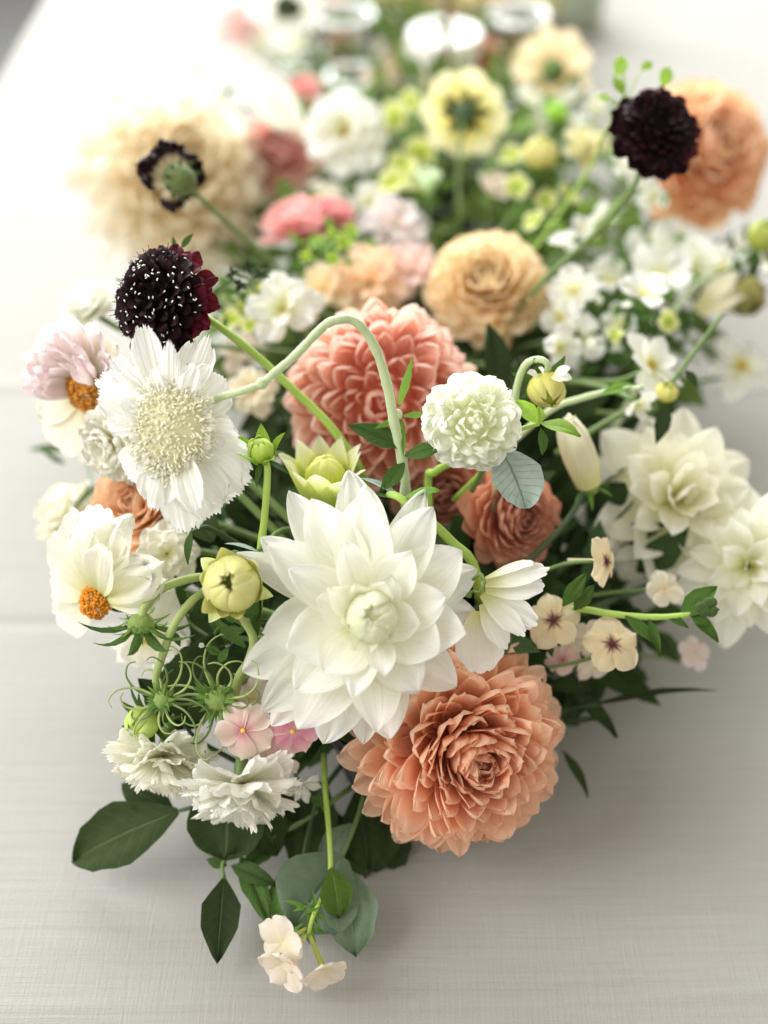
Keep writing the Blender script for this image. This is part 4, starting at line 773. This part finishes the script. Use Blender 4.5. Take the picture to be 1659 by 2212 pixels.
def ruffled(label, u, v, z, Rpx, mat, face, n=14, centre='yellow_floret', name='stock', hi=55, lo=-15, wf=.8, col=None, cr=.13, kind='ruffle'):
    T = Thing(name, label, 'flower', u, v, z=z, face=face); R = Rpx * T.px
    for i in range(n):
        f = i / max(n - 1, 1); T.petal(kind, mat, i * 137.5, hi + (lo - hi) * f + rnd.uniform(-10, 10), R * (.62 + .38 * f), wf, R * .05, 0, rnd.uniform(-18, 18), col=col)
    if centre: T.disc(R * cr, centre, 30, .8, .2)
    T.calyx(5, R * .35, r=R * .12, h0=-R * .08); T.stem(None, r=.0016); return T
ruffled('white ruffled bloom with a yellow centre in front of the glass', 745, 288, .16, 104, 'white_petal', (-.1, .1, 1), 20)
ruffled('white stock blossom behind the crossing stems', 612, 668, .175, 96, 'white_petal', (-.1, .3, .95), 10, 'lime_petal' and 'yellow_floret', cr=.06)
ruffled('apricot ruffled bloom beside the white stock', 700, 628, .14, 86, 'peach_petal', (-.2, .4, .8), 9, None)
ruffled('soft apricot bloom between the peach dahlia and the apricot one', 800, 612, .14, 118, 'buff_petal', (0, .35, .9), 12, None, col=(1, .82, .72))
ruffled('blush pink bloom against the peach yellow dahlia', 892, 588, .145, 88, 'blush_petal', (-.1, .4, .9), 10, None, col=(1, .9, .88))
ruffled('pale blush white blossoms behind the blush bloom', 852, 492, .145, 92, 'blush_petal', (.1, .5, .9), 12, None, col=(1, 1.05, 1.1))
ruffled('white blossom between the rose dahlias and the pale green bell', 800, 440, .14, 62, 'white_petal', (.1, .4, .9), 9, None)
ruffled('ivory blossom under the white ruffled bloom', 700, 430, .13, 58, 'cream_petal', (.1, .4, .9), 9, None)
ruffled('pale green bell-shaped bloom under the yellow daisy', 925, 420, .15, 62, 'pompon_petal', (0, .85, .4), 7, None, hi=75, lo=62, col=(.8, .92, .72))
ruffled('cream blush rosebud beside the yellow daisy stem', 1065, 420, .14, 55, 'shell_petal', (.1, .6, .8), 12, None, hi=80, lo=40)
ruffled('pale yellow ranunculus in front of the black scabiosa', 1262, 325, .16, 62, 'yellow_petal', (.1, .5, .8), 16, None, hi=80, lo=10, col=(1, 1.02, 1.15))
ruffled('ivory flower with a yellow heart low under the arching stem', 545, 845, .14, 66, 'buff_petal', (.1, .3, .9), 12, 'yellow_floret', hi=40)
ruffled('pale blush bloom behind the crossing of the stems', 520, 760, .13, 60, 'shell_petal', (.1, .5, .9), 9, None, col=(.9, .88, .86))
ruffled('white blossom at the edge near the drooping seed head', 1600, 790, .10, 92, 'white_petal', (.2, .4, .9), 9, 'yellow_floret', kind='cosmos', hi=15, lo=-10, wf=1.0)
ruffled('white cosmos facing sideways above the cream dahlia', 1405, 790, .165, 88, 'white_petal', (.45, .45, .7), 8, 'yellow_floret', kind='cosmos', hi=45, lo=0, wf=1.45)
ruffled('folded white blossom hanging above the big cream dahlia', 1378, 872, .16, 50, 'white_petal', (.2, -.4, .8), 5, None, kind='cosmos', hi=55, lo=40, wf=1.1)
T = Thing('leaf_spray', 'pale sage petal-like leaf standing up behind the salmon red dahlia', 'leaf', 640, 300, z=.14)
T.leaf('oval', 'grey_leaf', at(655, 305, d=.86), at(548, 150, d=.84), .85, (.2, .1, 1), col=(2.2, 2.0, 1.9)); T.stem(2)

# dark ring scabiosa seen from behind
T = Thing('scabiosa', 'dark scabiosa seen from behind as a ring round its green base', 'flower', 375, 385, d=.625, face=(-.68, .34, -.62))
for i in range(17):
    if i in (13, 14, 15): continue
    T.petal('ruffle', 'ring_petal', i * 360 / 17 + rnd.uniform(-5, 5), rnd.uniform(4, 26), .0195 * rnd.uniform(.84, 1.12), .7, .002, 0, rnd.uniform(-12, 12), var=i)
T.put('receptacle', ball('receptacle', .0088, 'fuzzy_green', 1.2), Matrix.Translation((0, 0, -.006)), col=(.5, .46, .5)); 
for i in range(10): T.petal('sepal', 'mid_leaf', i * 36, -20, .009, 1.2, .006, -.006, name='sepal')
T.tube('stem', [T.pos - T.Z * .012, A(430, 425, .65), A(500, 490, .68), A(580, 560, .70), A(660, 640, .72), BOWLS[1]], .0014, .0020, 'stem_green', 24)
# black scabiosa on the right
T = Thing('scabiosa', 'black scabiosa standing in front of the peach orange dahlia', 'flower', 1418, 285, d=.625, face=(.15, .15, 1))
dark_scab(T, .0285, 0, dome=.7); T.calyx(6, .014, elev=-20, r=.006, h0=-.01)
T.tube('stem', [T.pos - T.Z * .012, A(1370, 400, .64), A(1290, 500, .66), A(1180, 600, .68), A(1100, 690, .70), BOWLS[1]], .0016, .0022, 'stem_green', 24)
# green seed heads on hair stems over the black scabiosa
T = Thing('leaf_spray', 'tiny pale green seed leaves above the right-hand black scabiosa', 'leaves', 1330, 240, d=.66)
for b, t in [((1330, 165), (1352, 118)), ((1385, 150), (1412, 132)), ((1430, 190), (1450, 140)), ((1320, 215), (1290, 205)), ((1345, 205), (1330, 160))]: T.leaf('oval', 'lime_leaf', A(*b, .65), A(*t, .65), 1.0, (.3, .3, 1))
T.tube('stem', [A(1345, 140, .65), A(1345, 215, .655), A(1300, 300, .68), A(1250, 400, .72), BOWLS[1]], .0008, .0013, 'lime_stem', 20)
for q in [[(1330, 165), (1345, 190)], [(1385, 150), (1360, 200), (1340, 230)], [(1430, 190), (1390, 240), (1330, 260)], [(1320, 215), (1340, 225)]]: T.tube('twig', [A(x, y, .652) for x, y in q], .0005, .0006, 'lime_stem', 6, 5)
# yellow daisy seen from behind
T = Thing('cosmos', 'pale yellow daisy seen from behind with a dark green base', 'flower', 1003, 248, z=.17, face=(.05, .2, -1))
for i in range(8): T.petal('cosmos', 'yellow_petal', i * 45 + 10, rnd.uniform(-6, 10), .0310 * rnd.uniform(.92, 1.06), 1.6, .003, 0, rnd.uniform(-10, 10))
T.calyx(8, .0135, 'dark_leaf', elev=-10, r=.0095, h0=-.001, wf=2.2, recm='dark_stem')
T.tube('stem', [T.pos - T.Z * .006, at(994, 310, d=.82), at(990, 400, d=.82), at(985, 500, d=.82), BOWLS[2] + Vector((-.02, -.05, 0))], .0016, .002, 'stem_green', 20)
T = Thing('cosmos', 'far apricot flower seen from behind with an oval green base', 'flower', 1192, 150, z=.13, face=(.0, .45, -.8))
for i in range(9): T.petal('cosmos', 'buff_petal', i * 40, rnd.uniform(0, 14), .034, 1.1, .003, 0, rnd.uniform(-10, 10), col=(1, .9, .75))
T.put('receptacle', ball('receptacle', .0115, 'fuzzy_green', 1.5), Matrix.Translation((0, 0, -.008)), col=(.4, .5, .3)); T.stem(2, back=.01)
# buds in the middle
def roundbud(label, u, v, z, Rpx, col, face=(0, .6, .8), mat='bud_petal', sep='mid_leaf', name='dahlia_bud', arch=None):
    T = Thing(name, label, 'bud', u, v, z=z, face=face); R = Rpx * T.px
    for i in range(8): T.petal('wrap', mat, i * 45, 0, R * 2.8, .7, .001, -R * .9, var=i, col=col)
    T.put('core', ball('core', R * .85, mat), None, col)
    for i in range(6): T.petal('bract', sep, i * 60, rnd.uniform(-40, 10), R * 1.3, .9, R * .5, -R * .85, name='sepal')
    if arch: T.tube('stem', [T.pos - T.Z * R] + arch, .0016, .0022, 'pale_stem', 20)
    else: T.stem(None, r=.0016)
    return T
T = roundbud('yellow nodding bud with tiny white petals above the lime leaves', 1180, 842, .20, 40, (1.0, .95, .7), face=(.1, -.75, .6), arch=[A(1185, 790, .55), A(1165, 776, .55), A(1135, 788, .555), A(1118, 830, .56), A(1108, 890, .565), A(1090, 960, .575), BOWLS[0] + Vector((.03, .05, .02))])
for b, t in [((1195, 812), (1228, 790)), ((1190, 815), (1235, 810)), ((1165, 815), (1145, 800)), ((1175, 812), (1170, 792))]: T.leaf('oval', 'white_petal', A(*b, .545), A(*t, .54), 1.0, (.2, .5, .8), 'petal')
roundbud('yellow rounded bud between the yellow daisy and the black scabiosa', 1168, 335, .17, 36, (1.08, 1.0, .85))
roundbud('lime green bud behind the yellow rounded bud', 1203, 246, .15, 24, (.6, 1.1, .3))
roundbud('brown-green seed head drooping near the picture edge', 1610, 640, .13, 44, (.45, .42, .3), face=(.2, -.7, .6), sep='dark_leaf', arch=[A(1560, 590, .74), A(1500, 620, .73), A(1440, 700, .72), A(1380, 830, .70), BOWLS[0] + Vector((.06, .06, .02))])
roundbud('green bud cut by the picture edge below the peach orange dahlia', 1650, 512, .17, 34, (.7, .8, .4))
roundbud('yellow bud beside the folded white blossom', 1440, 848, .16, 22, (1.1, 1.05, .75))
T = Thing('leaf_spray', 'pale trumpet-like calyx leaning toward the drooping seed head', 'leaf', 1505, 670, d=.73)
for k_, (b, t) in enumerate([((1500, 665), (1600, 575)), ((1505, 670), (1625, 610)), ((1510, 680), (1590, 650))]): T.leaf('oval', 'cream_petal', A(*b, .73), A(*t, .72), .6, (.1, .4, .9), col=(.92, .88, .75))
T.stem(1)

# ---- sprigs of small blossoms (stem > blossoms, leaves)
def blossom_mesh(mat, kind, n, seed):
    key = ('bl', mat, kind, n, seed)
    if key not in CACHE:
        V = []; F = []; U = []; r = random.Random(seed)
        for i in range(n):
            v, f_, u_ = blade_arrays(kind, i + seed * 7); M = Matrix.Rotation(i * 6.283 / n + r.uniform(-.2, .2), 4, 'Z') @ Matrix.Rotation(r.uniform(.0, .7), 4, 'X'); o0 = len(V)
            V += [M @ Vector(q) for q in v]; F += [tuple(o0 + x for x in q) for q in f_]; U += u_
        CACHE[key] = mesh_from('blossom', V, F, mat, U)
    return CACHE[key]
def sprig(label, pts, z, bowl, mat='white_petal', kind='ruffle', size=26, nl=8, lmat='mid_leaf', n=5, spread=45, smat='stem_green', lk='leaf', zj=.02, cat='flowers', name='blossom_sprig', bname='blossom', lsz=42, col=None):
    cu = sum(p[0] for p in pts) / len(pts); cv = sum(p[1] for p in pts) / len(pts)
    T = Thing(name, label, cat, cu, cv + 30, z=z - .02); hub = T.pos
    T.tube('stem', [hub, hub.lerp(BOWLS[bowl], .5) + Vector((0, 0, .02)), BOWLS[bowl]], .0013, .0018, smat, 14)
    for u, v in pts:
        p = at(u + rnd.uniform(-6, 6), v + rnd.uniform(-6, 6), z=z + rnd.uniform(-zj, zj)); Z = camdir((rnd.gauss(0, .45), .25 + rnd.gauss(0, .35), .8)); X = Z.orthogonal().normalized(); Y = Z.cross(X)
        s_ = size * rnd.uniform(.8, 1.25) * T.px
        b = link(bname, blossom_mesh(mat, kind, n, rnd.randrange(3)), T.e, T.Mi @ Matrix.Translation(p) @ Matrix((X, Y, Z)).transposed().to_4x4() @ Matrix.Rotation(rnd.random() * 6, 4, 'Z') @ Matrix.Diagonal((s_, s_, s_, 1)), col)
        if size > 30: link('stamens', ball('stamens', .1, 'yellow_floret', .7), b)
        T.tube('stalk', [p - Z * .0005, p.lerp(hub, .4) - Z * .006, hub], .0006, .0009, smat, 8, 5)
    for i in range(nl):
        u, v = rnd.choice(pts); b = at(u + rnd.uniform(-spread, spread), v + rnd.uniform(-spread, spread) * .8, z=z - rnd.uniform(0, .03)); a = rnd.uniform(0, 6.28); L = lsz * T.px * rnd.uniform(.7, 1.3)
        T.leaf(lk, lmat, b, b + RT * math.cos(a) * L + UP * math.sin(a) * L * .8 - FW * rnd.uniform(-.3, .5) * L, 1.0, (rnd.gauss(0, .4), .4 + rnd.gauss(0, .3), .8), var=rnd.randrange(5))
    return T
sprig('white blossom sprig against the side of the peach yellow dahlia', [(1235, 625), (1212, 690), (1245, 735), (1205, 748)], .14, 1, size=60, nl=18, n=4, zj=.03, lmat='fresh_leaf')
sprig('white blossom sprig at the centre of the green seed cluster', [(1310, 605), (1342, 695), (1385, 630)], .15, 1, size=56, nl=40, n=4, zj=.03, lmat='fresh_leaf')
sprig('bright white blossoms bunched under the peach orange dahlia', [(1400, 545), (1455, 530), (1490, 580), (1430, 600)], .14, 1, size=66, nl=14, n=4, zj=.03, lmat='fresh_leaf')
sprig('white blossoms strung beside the dark green leaves at the edge', [(1590, 535), (1560, 575), (1635, 570)], .13, 1, size=48, nl=24, lmat='dark_leaf', n=4)
sprig('lacy green umbel with white flecks between the two dahlias', [(1215, 525), (1262, 500), (1300, 470)], .16, 1, mat='pompon_petal', size=34, nl=46, lmat='lime_leaf', kind='phlox', lk='lance')
sprig('small white flecked sprig leaning across under the black scabiosa', [(1360, 355), (1385, 385), (1412, 425), (1390, 350)], .19, 1, size=36, nl=12, lmat='fresh_leaf')
sprig('green lime leaf cluster under the yellow daisy and the bud', [(1120, 400), (1180, 440), (1230, 430), (1150, 480), (1100, 340)], .15, 2, mat='lime_petal', size=30, nl=26, lmat='fresh_leaf')
sprig('white-green flecks among leaves between the daisy and the ruffled bloom', [(870, 360), (900, 330), (850, 400), (880, 220), (905, 400), (860, 250)], .14, 2, mat='lime_petal', size=32, nl=20, lmat='fresh_leaf')
sprig('green seed pods in front of the rose pink dahlia', [(690, 530), (720, 560), (745, 530), (660, 555), (710, 505), (760, 505)], .165, 1, mat='lime_petal', size=22, nl=24, lmat='fresh_leaf', bname='seed_pod', kind='bract', n=6, col=(.7, .9, .5))
sprig('dark green bud cluster beside the black scabiosa', [(505, 590), (535, 585), (560, 600), (575, 578), (520, 615)], .20, 1, mat='dark_leaf', size=18, nl=8, lmat='mid_leaf', kind='bract', n=6, bname='bud', cat='buds')
sprig('white and green sprig under the dark bud cluster', [(500, 640), (520, 665), (560, 640), (500, 690), (545, 700)], .17, 1, mat='lime_petal', size=26, nl=16, lmat='mid_leaf')
sprig('leafy green sprig with white flecks above the cosmos', [(1330, 720), (1440, 700)], .14, 1, mat='lime_petal', size=26, nl=44, lmat='mid_leaf')
sprig('dark leafy sprig behind the nodding yellow bud', [(1240, 800), (1280, 760), (1300, 830), (1250, 870)], .11, 1, mat='pompon_petal', size=10, nl=30, lmat='dark_leaf', lsz=60)
sprig('thin-leaved dark sprig between the pompon and the cream dahlia', [(1230, 1100), (1220, 1180), (1260, 1050), (1300, 1080)], .09, 0, mat='cream_petal', size=8, nl=26, lmat='dark_leaf', lk='lance', lsz=110)
sprig('leafy dark sprig behind the pincushion flower and lime bud', [(600, 1000), (590, 1090), (640, 1120), (500, 1130)], .10, 0, mat='pompon_petal', size=12, nl=26, lmat='dark_leaf', lsz=70)
sprig('dark leaves under the salmon ball dahlia', [(620, 900), (600, 960), (640, 1010), (580, 880)], .12, 0, mat='pompon_petal', size=8, nl=18, lmat='dark_leaf', lsz=90)
sprig('fresh green leaves above the cosmos bud stems', [(400, 1310), (460, 1340), (430, 1400), (540, 1350)], .13, 0, mat='pompon_petal', size=8, nl=16, lmat='mid_leaf', lsz=50)
sprig('green leaf tips over the cloth under the pink flushed dahlia', [(180, 985), (190, 1040), (200, 1080)], .10, 0, mat='pompon_petal', size=10, nl=7, lmat='mid_leaf', lk='lance', lsz=80)
sprig('grey-green sprig tip above the buff dahlia', [(440, 195), (470, 210), (425, 180)], .17, 2, mat='pompon_petal', size=12, nl=9, lmat='dusty_leaf', lsz=40)
T = Thing('leaf_spray', 'long cream stems crossing under the white cosmos', 'stems', 1330, 850, d=.59)
T.tube('stem', [A(1390, 838, .585), A(1330, 842, .59), A(1250, 862, .595), A(1190, 885, .60), A(1100, 960, .61)], .0015, .0020, 'pale_stem', 20); T.leaf('leaf', 'fresh_leaf', A(1300, 850, .59), A(1375, 825, .585), .8, (0, .5, .8))
T.tube('stem', [A(1560, 680, .62), A(1500, 760, .62), A(1420, 860, .62), A(1330, 900, .62), A(1200, 980, .62)], .0012, .0018, 'stem_green', 20)
T.leaf('leaf', 'dark_leaf', A(1480, 800, .60), A(1510, 835, .6), 1.2, (.2, .4, .9)); T.leaf('leaf', 'dark_leaf', A(1440, 870, .60), A(1420, 960, .6), .9, (.2, .4, .9))

# ================================================================ far end of the table
ruffled('white daisy with a dark green middle at the far end', 622, 20, .13, 100, 'white_petal', (0, .3, .95), 10, 'moss', name='cosmos', kind='cosmos', hi=12, lo=-8, wf=1.0, cr=.3)
ruffled('dusty pink and white bloom at the far end over the cloth', 512, 55, .09, 62, 'blush_petal', (-.4, .3, .9), 14, None, col=(.95, .8, .8))
ruffled('far cream bloom between the two glasses', 880, 135, .06, 62, 'shell_petal', (0, .4, .9), 14, None, col=(.85, .8, .65))
ruffled('far ivory bloom below the candle', 940, 190, .07, 55, 'cream_petal', (0, .4, .9), 12, None, col=(.9, .85, .75))
ruffled('small red bloom behind the sage leaf', 660, 195, .10, 46, 'rose_petal', (0, .4, .9), 12, None)
ruffled('far white bloom left of the glass', 640, 95, .08, 50, 'white_petal', (0, .4, .9), 10, None)
sprig('green leaves between the far glasses', [(840, 60), (820, 110), (960, 140), (860, 20), (1060, 30)], .06, 2, mat='shell_petal', size=26, nl=16, lmat='mid_leaf', lsz=46)
sprig('dark leaves round the far dark gap beside the yellow daisy', [(870, 290), (880, 320), (850, 270)], .12, 2, mat='pompon_petal', size=10, nl=18, lmat='dark_leaf', lsz=44)
sprig('white flecked green sprig in front of the far apricot flowers', [(1140, 210), (1230, 215), (1280, 230), (1170, 270), (1240, 270), (1290, 290)], .13, 2, size=34, nl=26, lmat='fresh_leaf')
def glass(label, u, v, zr, r):
    c = at(u, v, z=zr); e = bpy.data.objects.new('glass', None); COL.objects.link(e); e.location = (c.x, c.y, .003); e['label'] = label; e['category'] = 'glass'; e['group'] = 'clear tumblers at the far end'
    h = zr - .003; t = .0035
    V, F = lathe([(.0001, 0), (r * .8, 0), (r * .84, .002), (r * .97, h * .6), (r, h - .002), (r - t * .3, h), (r - t * .8, h), (r - t, h - .002), (r * .97 - t, h * .6), (r * .8 - t, .010), (.0001, .009)], 48)
    link('tumbler', mesh_from('tumbler', V, F, 'clear_glass'), e)
    V, F = lathe([(r - .0022 + .0036 * math.cos(q), h + .0034 + .0036 * math.sin(q)) for q in [i * 6.28318 / 10 for i in range(11)]], 48); link('rim', mesh_from('rim', V, F, 'rim_glint'), e)  # added opaque white ring, paints the reflection along the lip
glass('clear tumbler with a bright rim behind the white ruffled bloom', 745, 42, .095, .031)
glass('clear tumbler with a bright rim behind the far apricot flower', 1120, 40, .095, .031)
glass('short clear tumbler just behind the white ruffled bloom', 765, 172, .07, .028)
def candle():
    c = at(962, 66, z=.10); e = bpy.data.objects.new('candle', None); COL.objects.link(e); e.location = (c.x, c.y, .003); e['label'] = 'wide white pillar candle between the far tumblers'; e['category'] = 'candle'
    r = .038; V, F = lathe([(.0001, 0), (r, 0), (r, .092), (r * .97, .096), (r * .9, .097), (r * .8, .0945), (.0001, .094)], 40); link('wax', mesh_from('wax', V, F, 'wax'), e)
    V, F = tube_arrays([Vector((0, 0, .093)), Vector((.001, 0, .10)), Vector((.002, 0, .104))], .0008, .0006, 4, 6); link('wick', mesh_from('wick', V, F, 'black_core'), e)
candle()
c = Vector((.0602, 1.06, 0)); e = bpy.data.objects.new('candlestick', None); COL.objects.link(e); e.location = (c.x, c.y, .003); e['label'] = 'slim brass candlestick rising before the white candle'; e['category'] = 'candlestick'
V, F = lathe([(.0001, 0), (.030, 0), (.030, .003), (.012, .008), (.005, .016), (.0042, .06), (.0065, .065), (.0042, .07), (.0040, .18), (.008, .19), (.010, .20), (.010, .215), (.0001, .214)], 24); link('shaft', mesh_from('shaft', V, F, 'brass'), e)
for nm, lab, u, v, r, h, mt in [('vase', 'straight sage green vase at the far end', 1262, 90, .028, .15, 'sage_glaze'), ('vase', 'cream jar behind the far tumbler', 1185, 70, .038, .12, 'cream_glaze')]:
    c = at(u, v, z=0); e = bpy.data.objects.new(nm, None); COL.objects.link(e); e.location = (c.x, c.y + .05, .003); e['label'] = lab; e['category'] = 'vase'
    V, F = lathe([(.0001, 0), (r * .92, 0), (r, .004), (r, h - .01), (r * .94, h), (r * .88, h), (r * .9, h - .01), (r * .9, .01), (.0001, .008)], 36); link('body', mesh_from('body', V, F, mt), e)

sprig('mid green leafy branch through the white blossoms near the cosmos', [(1290, 650), (1350, 660), (1400, 690), (1280, 740), (1330, 760)], .155, 1, mat='pompon_petal', size=14, nl=46, lmat='mid_leaf', lsz=46)
sprig('brown-green leaves crowded behind the far tumblers', [(700, 20), (800, 10), (900, 40), (1000, 20), (1080, 60)], .05, 2, mat='shell_petal', size=30, nl=22, lmat='mid_leaf', lsz=56, col=(.7, .6, .45))

for u, v, z, r_, mt, cl, lab in [(700, -25, .08, 75, 'shell_petal', (.9, .8, .6), 'far buff bloom just behind the first tumbler'), (820, -15, .07, 60, 'cream_petal', (.8, .78, .55), 'far olive cream bloom beyond the first tumbler'), (905, -20, .08, 70, 'buff_petal', (.75, .66, .5), 'far tan bloom behind the candle'), (1050, -25, .08, 75, 'buff_petal', (.85, .75, .5), 'far straw bloom behind the candlestick'), (1150, -30, .08, 70, 'yellow_petal', (.8, .8, .7), 'far soft yellow bloom behind the second tumbler'), (735, 120, .05, 48, 'pink_coral_petal', (.95, .8, .75), 'salmon bloom seen through the first tumbler'), (820, 170, .07, 50, 'shell_petal', (.8, .74, .62), 'dull cream bloom beside the short tumbler'), (1100, 110, .05, 50, 'shell_petal', (.8, .7, .5), 'buff bloom under the second tumbler'), (1010, 215, .08, 46, 'cream_petal', (.85, .85, .75), 'ivory bloom directly behind the yellow daisy'), (560, 100, .06, 55, 'white_petal', (1, 1, 1), 'loose white bloom at the far edge over the cloth')]:
    ruffled(lab, u, v, z, r_, mt, (rnd.uniform(-.2, .2), .45, .9), 14, None, col=cl, hi=70)
